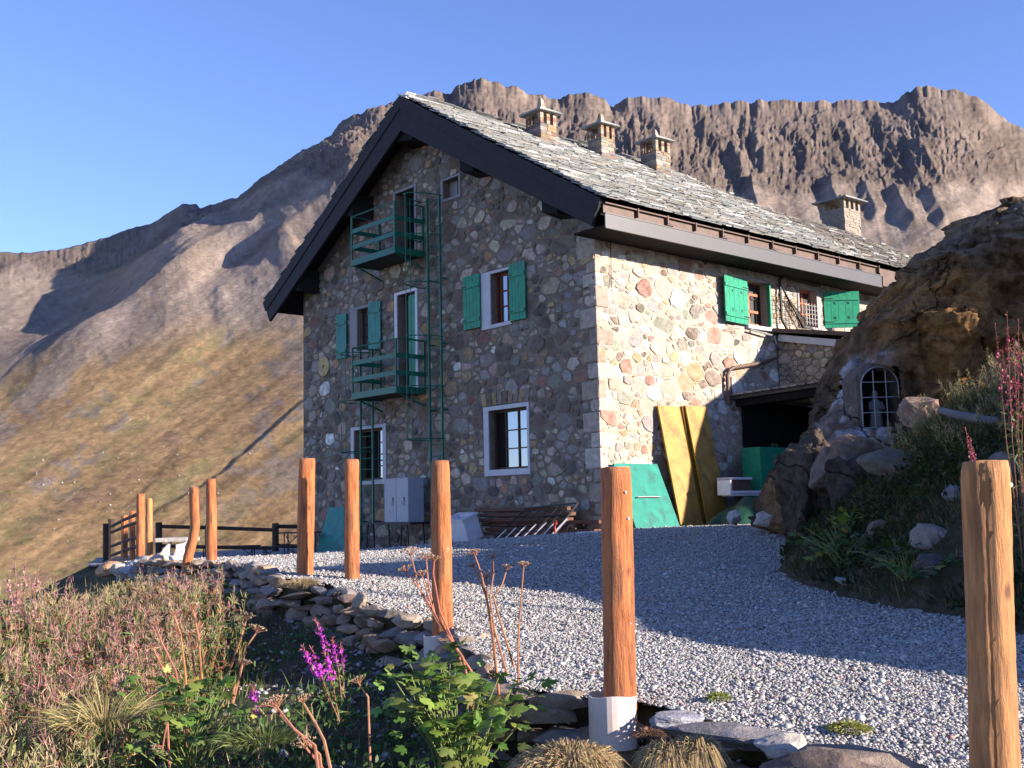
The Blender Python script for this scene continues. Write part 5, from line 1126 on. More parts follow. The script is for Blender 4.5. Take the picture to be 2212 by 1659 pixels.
# ================================================================ ROCKS IN THE BANK
for (lab, u, v, d, s, c, r_) in (('pale rounded stone low in the dark bank, the brightest there', 2015, 1165, 9.6, (.26, .2, .21), (.24, .21, .19), .3), ('brown stone wedged left of the brightest stone in the bank', 1905, 1150, 10.5, (.18, .15, .22), (.17, .13, .10), .2),
        ('bluish grey rock halfway up the bank left of the nearest post', 2080, 1065, 10.0, (.20, .2, .14), (.19, .19, .21), .2), ('small blue grey stone by the green leaves of the bank', 1860, 1160, 11.2, (.16, .12, .10), (.20, .20, .22), .6), ('dark stone near the foot of the bank beside the post', 2030, 1225, 9.2, (.28, .2, .16), (.10, .09, .09), .1),
        ('long low stone at the top of the bank behind the nearest post', 2195, 1010, 9.5, (.3, .25, .2), (.14, .12, .11), .4), ('broken brown rock under the niche', 1850, 1000, 14.6, (.55, .4, .38), (.17, .12, .09), .2), ('rust streaked rock below the whitewash', 1800, 1040, 15.1, (.5, .4, .5), (.15, .11, .09), .3),
        ('flat stone at the grass edge of the yard', 1840, 1255, 11.0, (.2, .14, .05), (.30, .29, .30), .2), ('pale flat stone further right along the grass edge', 1990, 1318, 8.9, (.14, .1, .03), (.34, .33, .33), .1), ('white stones heap in front of the green tarpaulin', 1665, 1122, 17.6, (.34, .26, .14), (.36, .33, .32), .1),
        ('single pale stone at the left end of the tarpaulin', 1585, 1118, 20.5, (.16, .14, .16), (.34, .32, .32), .1), ('pink brown rock to the right of the arched niche', 1985, 885, 14.4, (.24, .3, .28), (.26, .17, .13), .3), ('slanting rock slab below the pink brown rock', 1950, 1000, 13.2, (.5, .35, .26), (.14, .12, .09), .25)):
    gp = hit(u, v+8) if d < 14 else None
    if gp is not None: gp = Vector((gp.x, gp.y+s[1]*.35, gp.z+s[2]*.05))
    rock(lab, u, v, d, tuple(k_*(.82 if d < 12 else 1) for k_ in s), len(lab)*5+int(u) % 13, c, (.1, r_, prnd.uniform(-1, 1)), cat='rock', world=gp)
# craggy foot of the boulder
rock('dark craggy spur standing at the left foot of the boulder', 1748, 1060, 15.6, (.50, .6, .95), 61, (.085, .065, .05), (0, -.12, .3), cat='rock', sub=4, rough=.16, m='rock')
rock('jagged dark rock between the spur and the bank', 1850, 1085, 14.0, (.42, .4, .62), 67, (.07, .055, .045), (0, .1, .9), cat='rock', sub=4, rough=.16, m='rock')
# grey log on the bank
lg = MB(); dl = hit(2150, 935).y; pts = [at(u_, v_, dl+e_) for u_, v_, e_ in ((2025, 884, .35), (2070, 897, .3), (2130, 909, .2), (2190, 914, .1), (2250, 914, 0), (2330, 912, -.1))]; lg.tube(pts, [.03, .045, .05, .055, .058, .06], 10)
tag(lg.build('log', mat('weathered_grey_wood', (.19, .175, .18), .8, .25, 6, .006, 20, stretch=(1, 6, 6)), smooth=True), 'grey weathered log lying across the sunny bank', 'log')

# ================================================================ THINGS BY THE SIDE WALL
def hthing(mb_or, name, mtl, label, cat, s, t, z, **k):
    """one-mesh thing placed in house coordinates; the mesh is modelled relative to (s, t, z)"""
    o = mb_or.build(name, mtl, loc=tuple(L2W(s, t, z)), **k); o.rotation_euler = (0, 0, HA); return tag(o, label, cat)
def panel(s0, s1, z0, z1, ytop, ybot, th, label, mtl, name, cat, mt2=None):
    a = thing(name, label, cat, tuple(L2W(s0, ybot, z0)), HA); w_ = s1-s0; dy = ytop-ybot; dz = z1-z0
    m = MB(); m.hexa([(0, 0, 0), (w_, 0, 0), (w_, th, 0), (0, th, 0), (0, dy, dz), (w_, dy, dz), (w_, dy+th, dz), (0, dy+th, dz)]); m.build('board', MT[mtl], a)
    if mt2:
        for x in (-.012, w_): 
            e = MB(); e.hexa([(x, -.004, 0), (x+.012, -.004, 0), (x+.012, th+.004, 0), (x, th+.004, 0), (x, dy-.004, dz), (x+.012, dy-.004, dz), (x+.012, dy+th+.004, dz), (x, dy+th+.004, dz)]); e.build('edge_strip', MT[mt2], a)
    return a
panel(1.72, 2.42, -.42, 2.17, -.10, -.62, .03, 'left yellow formwork board leaning on the sunny wall', 'yellow', 'formwork_board', 'board', 'yellowd')
panel(2.57, 3.27, -.40, 2.20, -.16, -.66, .03, 'front right yellow formwork board of the leaning stack', 'yellow', 'formwork_board', 'board', 'yellowd')
panel(2.53, 3.20, -.40, 2.19, -.10, -.50, .03, 'middle yellow formwork board of the leaning stack', 'yellow', 'formwork_board', 'board', 'yellowd')
panel(2.49, 3.15, -.40, 2.18, -.05, -.36, .03, 'rearmost yellow formwork board against the wall', 'yellow', 'formwork_board', 'board', 'yellowd')
g = panel(.25, 1.60, -.46, .90, -.12, -.70, .04, 'bright green board leaning against the sunny corner of the house', 'teal', 'green_board', 'board')
h_ = MB(); h_.tube([(.3, .24, .64), (.3, .22, .66), (1.0, .22, .66), (1.0, .24, .64)], .012, 6); h_.build('handle', MT['pale_metal'], g)
# wire mesh beside the yellow boards
m = MB()
for i in range(8): m.tube([(i*.07, 0, 0), (i*.07, .35, 1.1)], .006, 4)
for i in range(14): m.tube([(0, .025*i, .08*i), (.5, .025*i, .08*i)], .006, 4)
hthing(m, 'wire_mesh', MT['pale_metal'], 'grey wire mesh leaning beside the yellow boards', 'mesh', 3.35, -.55, -.42)
t = thing('green_cabinet', 'flat green metal cabinet with a small top handle inside the open shed', 'cabinet', tuple(L2W(4.05, -1.0, -.35)), HA)
m = MB(); m.box(0, 1.5, 0, .5, 0, 1.62); m.build('body', MT['green'], t, bevel=.015)
m = MB(); m.tube([(.75, .2, 1.60), (.75, .2, 1.70), (.95, .2, 1.70), (.95, .2, 1.60)], .012, 6); m.build('handle', MT['green'], t)
t = thing('white_bench', 'white plastic bench with raised end lying on the green tarpaulin', 'bench', tuple(L2W(2.55, -1.35, .18)), HA)
m = MB(); m.box(0, 1.35, 0, .35, .05, .11); m.box(.05, 1.3, .02, .33, .0, .05); m.build('seat', MT['whitep'], t, bevel=.01); m = MB(); m.box(-.06, -.0, 0, .35, .02, .34); m.build('end_panel', MT['whitep'], t, bevel=.01)
t = thing('box', 'brown box with white lid standing behind the white bench', 'box', tuple(L2W(3.05, -1.0, .22)), HA)
m = MB(); m.box(0, .62, 0, .4, 0, .32); m.build('body', MT['brownm'], t, bevel=.01); m = MB(); m.box(-.03, .65, -.03, .43, .32, .37); m.build('lid', MT['whitep'], t, bevel=.01)
t = thing('drum', 'dark metal drum beside the green cabinet', 'drum', tuple(L2W(4.0, -1.9, -.5)), HA)
m = MB(); m.tube([(0, 0, 0), (0, 0, .30), (0, 0, .31), (0, 0, .6), (0, 0, .61), (0, 0, .98)], [.27, .27, .285, .285, .27, .27], 20); m.build('body', MT['locker'], t)
m = MB(); m.tube([(0, 0, .98), (0, 0, 1.0)], [.27, .27], 20); m.build('lid', MT['iron'], t)
rock('lumpy white sack lying on top of the dark drum', 0, 0, 1, (.19, .15, .09), 12, (.6, .6, .62), cat='sack', name='sack', world=L2W(4.0, -1.9, .60), sub=3)
rock('second white sack on top of the first', 0, 0, 1, (.16, .13, .07), 13, (.62, .62, .64), cat='sack', name='sack', world=L2W(3.96, -1.9, .72), sub=3)
# tarpaulin heap
nx_, ny_ = 60, 40; X, Y = np.meshgrid(np.linspace(-1, 1, nx_), np.linspace(-1, 1, ny_), indexing='ij')
hgt = .66*np.clip(1-np.abs(X)**2.2, 0, 1)**.8*np.clip(1-np.abs(Y)**2.2, 0, 1)**.8+.10*ridged(X*2.2+Y, Y*1.6, 3, 301)*np.clip(1.15-np.abs(X), 0, 1)*np.clip(1.1-np.abs(Y), 0, 1)
tp = np_obj('tarpaulin', np.stack([X*1.25+.15*vn(Y*3, Y*0, 0, 5), Y*.75+.1*vn(X*3, X*0, 0, 6), hgt-.05], -1).reshape(-1, 3), gridF(nx_, ny_), MT['tarp'], smooth=True)
tp.location = L2W(3.1, -1.5, -.48); tp.rotation_euler = (0, 0, HA+.15); tag(tp, 'dark green tarpaulin heaped over goods in front of the shed', 'tarpaulin')

# ================================================================ THINGS ALONG THE GABLE
t = thing('locker', 'grey two door metal locker standing on a low trestle by the gable', 'locker', tuple(L2W(-.8, 5.59, -.25)), HA)
m = MB(); m.box(.012, .45, 0, 1.0, 0, 1.06); m.build('body', MT['locker'], t, bevel=.006)
for k in (0, 1):
    m = MB(); m.box(-.006, .010, .008+k*.496, .488+k*.496, .012, 1.045); dr = m.build('door', MT['locker'], t, bevel=.004)
    m = MB(); m.box(-.014, -.007, .15+k*.45, .19+k*.45, .50, .60); m.build('handle', MT['iron'], dr)
    m = MB()
    for j in range(3): m.box(-.012, -.007, .14+k*.45, .24+k*.45, .40+j*.035, .412+j*.035)
    m.build('vent_slot', MT['iron'], dr)
t = thing('trestle_table', 'dark low trestle carrying the grey locker', 'table', tuple(L2W(-.85, 5.45, -.9)), HA)
m = MB(); m.box(0, .55, 0, 2.1, .60, .645); m.build('tabletop', MT['iron'], t)
for yy in (.12, 1.55):
    m = MB(); m.bar((.03, yy, 0), (.03, yy+.06, .6), .03, .03); m.bar((.5, yy, 0), (.5, yy+.06, .6), .03, .03); m.bar((.03, yy+.35, 0), (.03, yy+.28, .6), .03, .03); m.bar((.03, yy+.02, .30), (.03, yy+.34, .34), .02, .02); m.bar((.03, yy+.02, .34), (.03, yy+.33, .58), .015, .015); m.build('folding_leg', MT['iron'], t)
m = MB(); m.hexa([(-.45, -.7, -1.1), (-.45, .65, -1.1), (-.42, .65, -1.1), (-.42, -.7, -1.1), (0, -.02, .18), (0, .72, .15), (.03, .72, .15), (.03, -.02, .18)])
hthing(m, 'metal_sheet', MT['teal'], 'blue green sheet leaning on the gable left of the locker', 'sheet', -.35, 9.1, 0)
# trough
t = thing('trough', 'white box shaped planter tipped on its edge by the timber pile', 'trough', tuple(L2W(-.95, 3.15, -.72)), HA); t.rotation_euler = (.0, -.35, HA)
m = MB(); W2, D2, H2, e = .62, .42, .52, .07
for (a0, a1, b0, b1, c0, c1) in ((0, e, 0, W2, 0, H2), (D2-e, D2, 0, W2, 0, H2), (e, D2-e, 0, e, 0, H2), (e, D2-e, W2-e, W2, 0, H2)): m.box(a0, a1, b0, b1, c0, c1)
m.v = [(v[0], v[1]*(1-.1*(v[2] < .1))-.25*v[2]*0, v[2]) for v in m.v]; m.build('body', MT['whitep'], t, bevel=.006)
m = MB()
for (a0, a1, b0, b1) in ((-.03, e-.01, -.03, W2+.03), (D2-e+.01, D2+.03, -.03, W2+.03), (e-.01, D2-e+.01, -.03, e-.01), (e-.01, D2-e+.01, W2-e+.01, W2+.03)): m.box(a0, a1, b0, b1, H2, H2+.04)
m.build('rim', MT['whitep'], t)
# timber pile
labs = ['topmost reddish plank of the pile by the gable', 'second plank from the top of the pile', 'third plank down in the timber pile', 'fourth plank down in the timber pile', 'plank near the bottom of the timber pile', 'lowest plank of the pile, half in gravel', 'long plank sticking out to the right of the pile', 'short plank lying under the metal rack']
for i, lb in enumerate(labs):
    L = [3.0, 2.9, 2.8, 3.0, 2.7, 2.9, 3.4, 1.4][i]; z = [-.04, -.15, -.26, -.36, -.46, -.55, -.32, -.5][i]; y0_ = [.6, .5, .55, .35, .5, .3, -.3, -.2][i]; m = MB()
    m.hexa([(0, 0, 0), (.26, 0, 0), (.26, L, -.02), (0, L, 0), (0, 0, .075), (.26, 0, .07), (.26, L, .055), (0, L, .075)]); hthing(m, 'plank', MT['timber'], lb, 'plank', -.42-.04*(i % 3), y0_, z, bevel=.006)
# rack with white tipped bars leaning on the pile
t = thing('metal_rack', 'black metal rack of slanting bars with white ends leaning on the planks', 'rack', tuple(L2W(-1.0, -.1, -.62)), HA)
m = MB(); q0, q1, q2_, q3 = (0, 2.35, 0), (.0, .6, .0), (.55, .35, .72), (.55, 1.9, .64)
for a, b in ((q0, q3), (q3, q2_), (q2_, q1)): m.bar(a, b, .035, .035)
for k in range(1, 6): f_ = k/6; m.bar(Vector(q0).lerp(Vector(q1), f_*.9), Vector(q3).lerp(Vector(q2_), f_), .016, .016)
for k in (.35, .7): m.bar(Vector(q0).lerp(Vector(q3), k), Vector(q1).lerp(Vector(q2_), k), .014, .014)
m.build('frame', MT['iron'], t)
for k in range(7):
    y = 2.35-k*.27; m = MB(); a = Vector((-.12, y, -.12)); b_ = Vector((.10+.02*k, y-.28-.02*k, .20+.035*k)); m.bar(a, b_, .022+.012*(k == 6), .022+.012*(k == 6)); m.build('white_bar', MT['whitep'], t)
m = MB(); m.tube([(0, 0, 0), (0, .02, .25), (0, .0, .33)], [.018, .018, .018], 6); m.tube([(0, 0, .30), (0, 0, .38)], [.04, .035], 10)
hthing(m, 'stake', MT['red'], 'thin stake with red cap beside the metal rack', 'stake', -1.0, .35, -.62)
m = MB(); m.tube([(0, 0, 0), (0, 0, .16), (0, -.05, .24), (0, -.13, .25), (0, -.17, .19)], .032, 7)
hthing(m, 'pipe_elbow', MT['ochre'], 'orange brown bent pipe end standing right of the red capped stake', 'pipe', -.95, .05, -.6)
rock('flat white stone slab on the gravel by the house corner', 1265, 1152, 20.5, (.30, .2, .04), 15, (.6, .57, .52), cat='stone')
# ================================================================ VEGETATION
def strips(A, U, L, w, bend, col, tipw=0.0):
    """tapering curved blades: start points A, directions U, length L, width w"""
    n = len(A); U = U/np.linalg.norm(U, axis=1)[:, None]; r = RNG.normal(size=(n, 3)); S = np.cross(U, r); S /= np.linalg.norm(S, axis=1)[:, None]+1e-9
    g = np.zeros((n, 3)); g[:, 2] = -1; L_ = np.asarray(L)[:, None]*np.ones((n, 1)); w_ = np.asarray(w)[:, None]*np.ones((n, 1))*.5; b = np.asarray(bend)[:, None]*np.ones((n, 1))
    M1 = A+U*L_*.5+g*b*L_*.2; T = A+U*L_+g*b*L_*.8
    V = np.stack([A-S*w_*.7, A+S*w_*.7, M1-S*w_, M1+S*w_, T], 1).reshape(-1, 3)
    F = (np.array([[0, 1, 3], [0, 3, 2], [2, 3, 4]])[None]+np.arange(n)[:, None, None]*5).reshape(-1, 3)
    return V, F, np.repeat(np.asarray(col)*np.ones((n, 3)), 5, 0)
class VB:
    def __init__(s): s.V = []; s.F = []; s.C = []; s.n = 0
    def add(s, t): V, F, C = t; s.V.append(V); s.F.append(F+s.n); s.C.append(C); s.n += len(V); return s
    def build(s, name, m, parent=None, origin=None):
        V = np.concatenate(s.V)
        if origin is not None: V = V-np.array(origin)
        return np_obj(name, V, np.concatenate(s.F), m, np.concatenate(s.C), parent=parent)
def dirs(n, tilt):                   # mostly upward directions
    a = RNG.random(n)*2*pi; t = np.abs(RNG.normal(0, tilt, n)); return np.stack([np.sin(t)*np.cos(a), np.sin(t)*np.sin(a), np.cos(t)], -1)
def jit(c, n, f=.25): return np.array(c)[None]*(1+f*(RNG.random((n, 1))*2-1))*(1+.12*(RNG.random((n, 3))*2-1))
def plants(vb, P, H, kind):
    """leafy stems with feathery tops"""
    n = len(P); up_ = dirs(n, .34); up_[:, 0] -= .16
    c_stem = {0: (.20, .10, .06), 1: (.16, .15, .06)}[kind]
    vb.add(strips(P, up_, H, np.full(n, .007), np.full(n, .08), jit(c_stem, n)))
    un = up_/np.linalg.norm(up_, axis=1)[:, None]
    for k in range(22):
        t = RNG.random(n)*.75+.08; A = P+un*(H*t)[:, None]; d = dirs(n, 1.3); d = d*.9+un*.3; g = RNG.random(n)
        c = np.where((g < .55)[:, None], jit((.10, .15, .04), n), np.where((g < .8)[:, None], jit((.19, .17, .055), n), jit((.30, .10, .06), n)))
        vb.add(strips(A, d, H*.115*(.6+RNG.random(n)), H*.021, np.full(n, .3), c))
    for k in range(26):
        t = .60+.42*RNG.random(n)**.8; A = P+un*(H*t)[:, None]+RNG.normal(size=(n, 3))*.012; d = dirs(n, 1.2)+un*.6
        g = RNG.random(n); c = np.where((g < .55)[:, None], jit((.42, .18, .18), n), jit((.42, .30, .20), n)) if kind == 0 else jit((.42, .34, .17), n)
        vb.add(strips(A, d, H*.085*(.5+RNG.random(n)), np.full(n, .0042), np.full(n, .1), c))
# meadow on the left: a mass of willowherb and grass
def region(n, xr, yr, f):
    x = RNG.uniform(*xr, n); y = RNG.uniform(*yr, n); k = RNG.random(n) < f(x, y); return x[k], y[k]
def mead(x, y):
    u = 1106+x/y*2415; d = edist(x, y); lim = np.interp(y, [4.5, 6, 8, 10, 12, 14, 16, 20], [230, 270, 400, 500, 460, 420, 370, 300])
    return (sstep(lim+60, lim-60, u)*(d > .25)*(u > -160)*1.0)
x, y = region(8200, (-9, -1), (4.6, 17), mead); n = len(x); P = np.stack([x, y, LZ(x, y)], -1)
H = (.35+.50*RNG.random(n))*(.85+.45*fbm(x*.8, y*.8, 0, 3, 405))*np.interp(y, [4, 7, 10, 12.5, 14, 17], [.62, .8, 1.15, 1.0, .62, .40])*(1+.28*sstep(-.36, -.46, x/y)); kd = fbm(x*.9, y*.9, 0, 3, 401)+.3*RNG.normal(size=n)*.4
vb = VB(); k = kd > -.02; plants(vb, P[k], H[k], 0); plants(vb, P[~k], H[~k]*.9, 1)
tag(vb.build('willowherb', MT['leaf']), 'mass of pink tipped willowherb and dry stems filling the left foreground', 'wildflowers', kind='stuff')
# grass everywhere below the yard
vb = VB()
x, y = region(90000, (-9, 2.6), (3.6, 19), lambda x, y: ((edist(x, y) > .12) & (np.abs(x/y) < .55))*np.clip(.25+.9*(fbm(x*1.2, y*1.2, 0, 3, 411)+.25), .08, 1)*np.interp(y, [4, 12, 19], [1, .6, .5])); n = len(x)
me_ = mead(x, y); P = np.stack([x, y, LZ(x, y)], -1); L = (.05+.16*RNG.random(n)**1.5)*(1+1.2*me_); g = RNG.random(n)
c = np.where((g < .55+.0*me_)[:, None], jit((.05, .095, .022), n, .45), np.where((g < .8)[:, None], jit((.17, .19, .06), n), jit((.38, .30, .15), n))); c = np.where((me_ > .5)[:, None] & (g > .45)[:, None], jit((.26, .21, .09), n), c)
vb.add(strips(P, dirs(n, .45), L, .004+.004*RNG.random(n), .5*RNG.random(n), c))
# broad little leaves
x, y = region(26000, (-7, 2.2), (3.8, 14), lambda x, y: ((edist(x, y) > .10) & (np.abs(x/y) < .52))*np.clip(fbm(x*.9+5, y*.9, 0, 3, 415)*2+.3, .05, 1)); n = len(x); P = np.stack([x, y, LZ(x, y)+.03+.07*RNG.random(n)], -1)
vb.add(strips(P, dirs(n, 1.1), .03+.04*RNG.random(n), .016+.016*RNG.random(n), .4*RNG.random(n), jit((.06, .12, .03), n, .45)))
tag(vb.build('grass', MT['leaf']), 'short dark green grass and small leaves covering the slope below the wall', 'grass', kind='stuff')
# bank on the right
vb = VB()
x, y = region(150000, (2.7, 7.5), (5.0, 16), lambda x, y: ((BZ(x, y)-TZ(x, y) > .04) & (x/y < .52))*np.clip(.35+1.1*(fbm(x*1.3, y*1.3, 0, 3, 421)+.15), .1, 1)*np.interp(y, [5, 10, 16], [.9, .8, .6])); n = len(x); bz = BZ(x, y); P = np.stack([x, y, bz], -1)
hi = sstep(.3, 1.0, bz+.3*fbm(x*2, y*2, 0, 2, 423)); L = (.05+.13*RNG.random(n))*(1+1.1*hi*RNG.random(n)); g = RNG.random(n)
c = np.where((g < .62-.35*hi)[:, None], jit((.026, .045, .012), n, .4), np.where((g < .8)[:, None], jit((.08, .085, .026), n), jit((.24, .17, .08), n)))
vb.add(strips(P, dirs(n, .5)+np.array([-.25, -.15, 0]), L, .004+.004*RNG.random(n), .6*RNG.random(n), c))
x, y = region(36000, (2.7, 7.0), (5.0, 14.5), lambda x, y: ((BZ(x, y)-TZ(x, y) > .02) & (x/y < .52))*np.clip(fbm(x*1.1+5, y*1.1, 0, 3, 425)*2+.45, .0, 1)*(BZ(x, y) < .6)); n = len(x); P = np.stack([x, y, BZ(x, y)+.03+.10*RNG.random(n)], -1)
vb.add(strips(P, dirs(n, 1.1)+np.array([-.4, -.4, 0]), .035+.05*RNG.random(n), .02+.02*RNG.random(n), .4*RNG.random(n), jit((.03, .05, .014), n, .5)))
tag(vb.build('bank_grass', MT['leaf']), 'rough grass and low dark leaves covering the shaded bank on the right', 'grass', kind='stuff')
# dry stalks lit by the sun at the top of the bank
x, y = region(900, (4.2, 8), (7.5, 14), lambda x, y: (BZ(x, y) > .35)*(x/y < .52)*.9); n = len(x); P = np.stack([x, y, BZ(x, y)], -1); vb = VB(); plants(vb, P, .22+.30*RNG.random(n), 1)
tag(vb.build('dry_stalks', MT['leaf']), 'sunlit yellow and ochre stalks on top of the bank by the boulder', 'grass', kind='stuff')

# ---- single plants
def lobed_leaf(vb_, c, d, n_, s, col):
    """palmate leaf with five lobes around c; d its direction, n_ its normal"""
    d = d/np.linalg.norm(d); n_ = n_-d*np.dot(n_, d); n_ /= np.linalg.norm(n_)+1e-9; e = np.cross(n_, d)
    pr = [(0, .12), (.35, .55), (.62, .30), (.80, .62), (1.25, .98), (1.02, .34), (1.5707, .48), (1.5707, 1.15)]
    pts = [(.0, -.05)]; 
    outl = [(.10, 0.0), (.42, .02), (.70, .22), (.46, .30), (.78, .58), (.62, .78), (.34, .62), (.30, .95), (0, 1.25), (-.30, .95), (-.34, .62), (-.62, .78), (-.78, .58), (-.46, .30), (-.70, .22), (-.42, .02), (-.10, 0.0)]
    V = [c+d*s*.35+n_*s*.04]+[c+e*s*a+d*s*b-n_*s*.22*(abs(a)**1.3)-n_*s*.10*b*b for a, b in outl]
    F = [(0, i, i+1) for i in range(1, len(outl))]
    vb_.add((np.array(V), np.array(F), np.tile(np.array(col), (len(V), 1))))
def leafy(name, label, cat, base, pts, nleaf, s, rx, ry, rz, seed, cols=((.105, .18, .035), (.17, .25, .055), (.06, .115, .022), (.36, .32, .08)), wts=(4, 3, 3, .35)):
    q = random.Random(seed); t = thing(name, label, cat, tuple(base)); fol = VB(); st_ = MB(); st_.col((.16, .20, .06)); cnt = 0
    while cnt < nleaf:
        p = q.choice(pts); a = q.random()*2*pi; el = q.uniform(-.5, 1.2); k = q.uniform(.35, 1.0)
        off_ = Vector((rx*k*cos(a)*cos(el*.8), ry*k*sin(a)*cos(el*.8), rz*k*sin(el))); c = Vector(p)+off_
        if c.z < ground_z(c.x, c.y)+.02: c.z = ground_z(c.x, c.y)+q.uniform(.03, .12)
        d = off_+Vector((q.uniform(-.3, .3), q.uniform(-.5, .1), q.uniform(-.25, .15)))*rx; nn = Vector((q.uniform(-.35, .55), q.uniform(-.7, .1), 1))
        lobed_leaf(fol, np.array(c), np.array(d.normalized()), np.array(nn), s*q.uniform(.55, 1.25), [v*q.uniform(.8, 1.2) for v in cols[q.choices(range(len(cols)), wts)[0]]]); cnt += 1
        if cnt % 3 == 0: b0 = Vector(base)+Vector((q.uniform(-.08, .08), q.uniform(-.08, .08), 0)); st_.tube([b0-Vector(base), (b0+c)/2+Vector((0, 0, .04))-Vector(base), c-Vector(base)], [.005, .004, .003], 5, False)
    fol.build('foliage', MT['leaf'], t, origin=tuple(base)); st_.build('stems', MT['dry'], t); return t
b0 = hit(1000, 1630); D0 = 5.75
leafy('leafy_shrub', 'bright green plant with lobed leaves in front of the half buried pipe', 'plant', (at(990, 1600, D0).x, D0, ground_z(at(990, 1600, D0).x, D0)), [at(935, 1470, D0+.2), at(990, 1530, D0), at(1050, 1560, D0), at(960, 1590, D0-.1), at(900, 1500, D0), at(1085, 1500, D0+.3), at(1020, 1610, D0-.2), at(930, 1440, D0+.2)], 250, .062, .22, .22, .15, 5)
leafy('leafy_shrub', 'low green plant with lobed leaves at the foot of the left dry umbels', 'plant', (at(400, 1560, 6.3).x, 6.3, ground_z(at(400, 1560, 6.3).x, 6.3)), [at(350, 1560, 6.3), at(420, 1500, 6.5), at(470, 1530, 6.4), at(330, 1500, 6.4), at(340, 1620, 6.1), at(440, 1580, 6.2)], 150, .058, .22, .2, .13, 6)
leafy('leafy_plant', 'small green plant in the shade of the dry stone wall', 'plant', tuple(hit(455, 1400)), [hit(430, 1370)+Vector((0, 0, .12)), hit(480, 1395)+Vector((0, 0, .12))], 40, .07, .18, .15, .1, 7)
leafy('leafy_plant', 'dark green plant at the foot of the right bank', 'plant', tuple(hit(1830, 1225)), [hit(1800, 1225)+Vector((0, 0, .15)), hit(1850, 1200)+Vector((0, 0, .15)), hit(1780, 1180)+Vector((0, 0, .12))], 120, .075, .32, .25, .16, 8, cols=((.05, .10, .02), (.10, .15, .03), (.035, .07, .015), (.25, .24, .05)))
leafy('leafy_plant', 'dark leaved plant in the middle of the right bank by the nearest post', 'plant', tuple(hit(1960, 1260)), [hit(1940, 1250)+Vector((0, 0, .15)), hit(2010, 1270)+Vector((0, 0, .12)), hit(1900, 1230)+Vector((0, 0, .12))], 110, .065, .28, .22, .15, 9, cols=((.04, .085, .018), (.08, .12, .03), (.03, .06, .012), (.2, .2, .05)))
leafy('leafy_plant', 'yellow green weed growing above the small blue grey stone', 'plant', tuple(hit(1822, 1180)), [hit(1822, 1175)+Vector((0, 0, .2)), hit(1845, 1150)+Vector((0, 0, .15))], 45, .06, .16, .12, .1, 10, cols=((.20, .26, .04), (.12, .18, .03), (.08, .12, .02), (.3, .3, .06)))
def umbel(label, bases, heads, d, seed, name='dried_umbel', sc=1.0, colr=(.34, .15, .09), hcol=(.36, .25, .17)):
    """heads: (stalk index, [way points in the picture], head radius)"""
    q = random.Random(seed); B0 = at(*bases[0], d); gz = ground_z(B0.x, B0.y); t = thing(name, label, 'plant', (B0.x, B0.y, gz)); O = Vector((B0.x, B0.y, gz))
    for (si, pts, r) in heads:
        P = [at(*bases[si], d)]+[at(u, v, d+q.uniform(-.06, .06)) for u, v in pts]; P = [p-O for p in P]
        if si == 0: P[0].z = min(P[0].z, 0)-.0
        m_ = MB(); m_.col(tuple(c*q.uniform(.85, 1.15) for c in colr)); n = len(P); m_.tube(P, [.0065*sc*(1-.45*i/(n-1)) for i in range(n)], 6); m_.build('stalk', MT['dry'], t)
        h = MB(); tip = P[-1]; ax = (P[-1]-P[-2]).normalized(); ax = (ax+Vector((0, 0, .8))).normalized(); ref = ax.cross(Vector((1, .2, 0))).normalized(); rf2 = ax.cross(ref)
        for i in range(15):
            a = 2*pi*i/15*2.4; k = sqrt((i+.6)/15); e = tip+(ref*cos(a)+rf2*sin(a))*r*k+ax*r*(.75-.25*k*k); h.col(tuple(c*q.uniform(.8, 1.1) for c in colr)); h.tube([tip, (tip+e)/2+ax*r*.06, e], [.0016, .0013, .001], 4, False)
            for j in range(6):
                aa = q.random()*2*pi; f = e+(ref*cos(aa)+rf2*sin(aa))*r*.2*q.random()+ax*r*q.uniform(.05, .2); h.col(tuple(c*q.uniform(.7, 1.25) for c in hcol)); h.tube([e, f], [.0009, .0022], 4, True)
        h.build('umbel_head', MT['dry'], t)
    return t
umbel('tall dry umbels leaning left in front of the half buried pipe post', [(1054, 1500), (1045, 1490)], [(0, [(1000, 1420), (946, 1345), (905, 1270), (888, 1200)], .05), (1, [(985, 1400), (940, 1330), (925, 1260), (921, 1210)], .045), (0, [(1000, 1420), (946, 1340), (915, 1285), (878, 1235)], .04), (1, [(985, 1400), (936, 1320), (912, 1246)], .04), (0, [(990, 1410), (950, 1320), (936, 1240), (938, 1212)], .035)], 6.1, 1)
umbel('tall dry umbels on reddish stalks right of the half buried pipe post', [(1091, 1450), (1095, 1455)], [(0, [(1065, 1370), (1053, 1310), (1051, 1250)], .045), (0, [(1065, 1370), (1053, 1300), (1040, 1240), (1026, 1200)], .04), (1, [(1068, 1360), (1058, 1290), (1066, 1240), (1064, 1204)], .025), (0, [(1062, 1360), (1050, 1290), (1035, 1250), (1022, 1226)], .03)], 6.3, 2)
umbel('two thin dry umbels standing alone over the sunny gravel edge', [(1118, 1465), (1110, 1440)], [(0, [(1119, 1400), (1122, 1340), (1131, 1226)], .04), (1, [(1080, 1340), (1066, 1290), (1085, 1262), (1095, 1230)], .03)], 6.4, 3)
umbel('reddish stalks with dry umbel heads at the bottom edge of the picture', [(716, 1690), (720, 1690), (714, 1690)], [(0, [(680, 1610), (635, 1575), (600, 1530)], .055), (1, [(700, 1600), (680, 1560), (655, 1518)], .035), (2, [(690, 1650), (660, 1615)], .05), (0, [(690, 1630), (650, 1590), (620, 1560), (592, 1528)], .05)], 4.8, 4, sc=1.3)
umbel('single small dry umbel above the dark slope', [(802, 1530)], [(0, [(795, 1505), (776, 1478)], .045)], 5.6, 5)
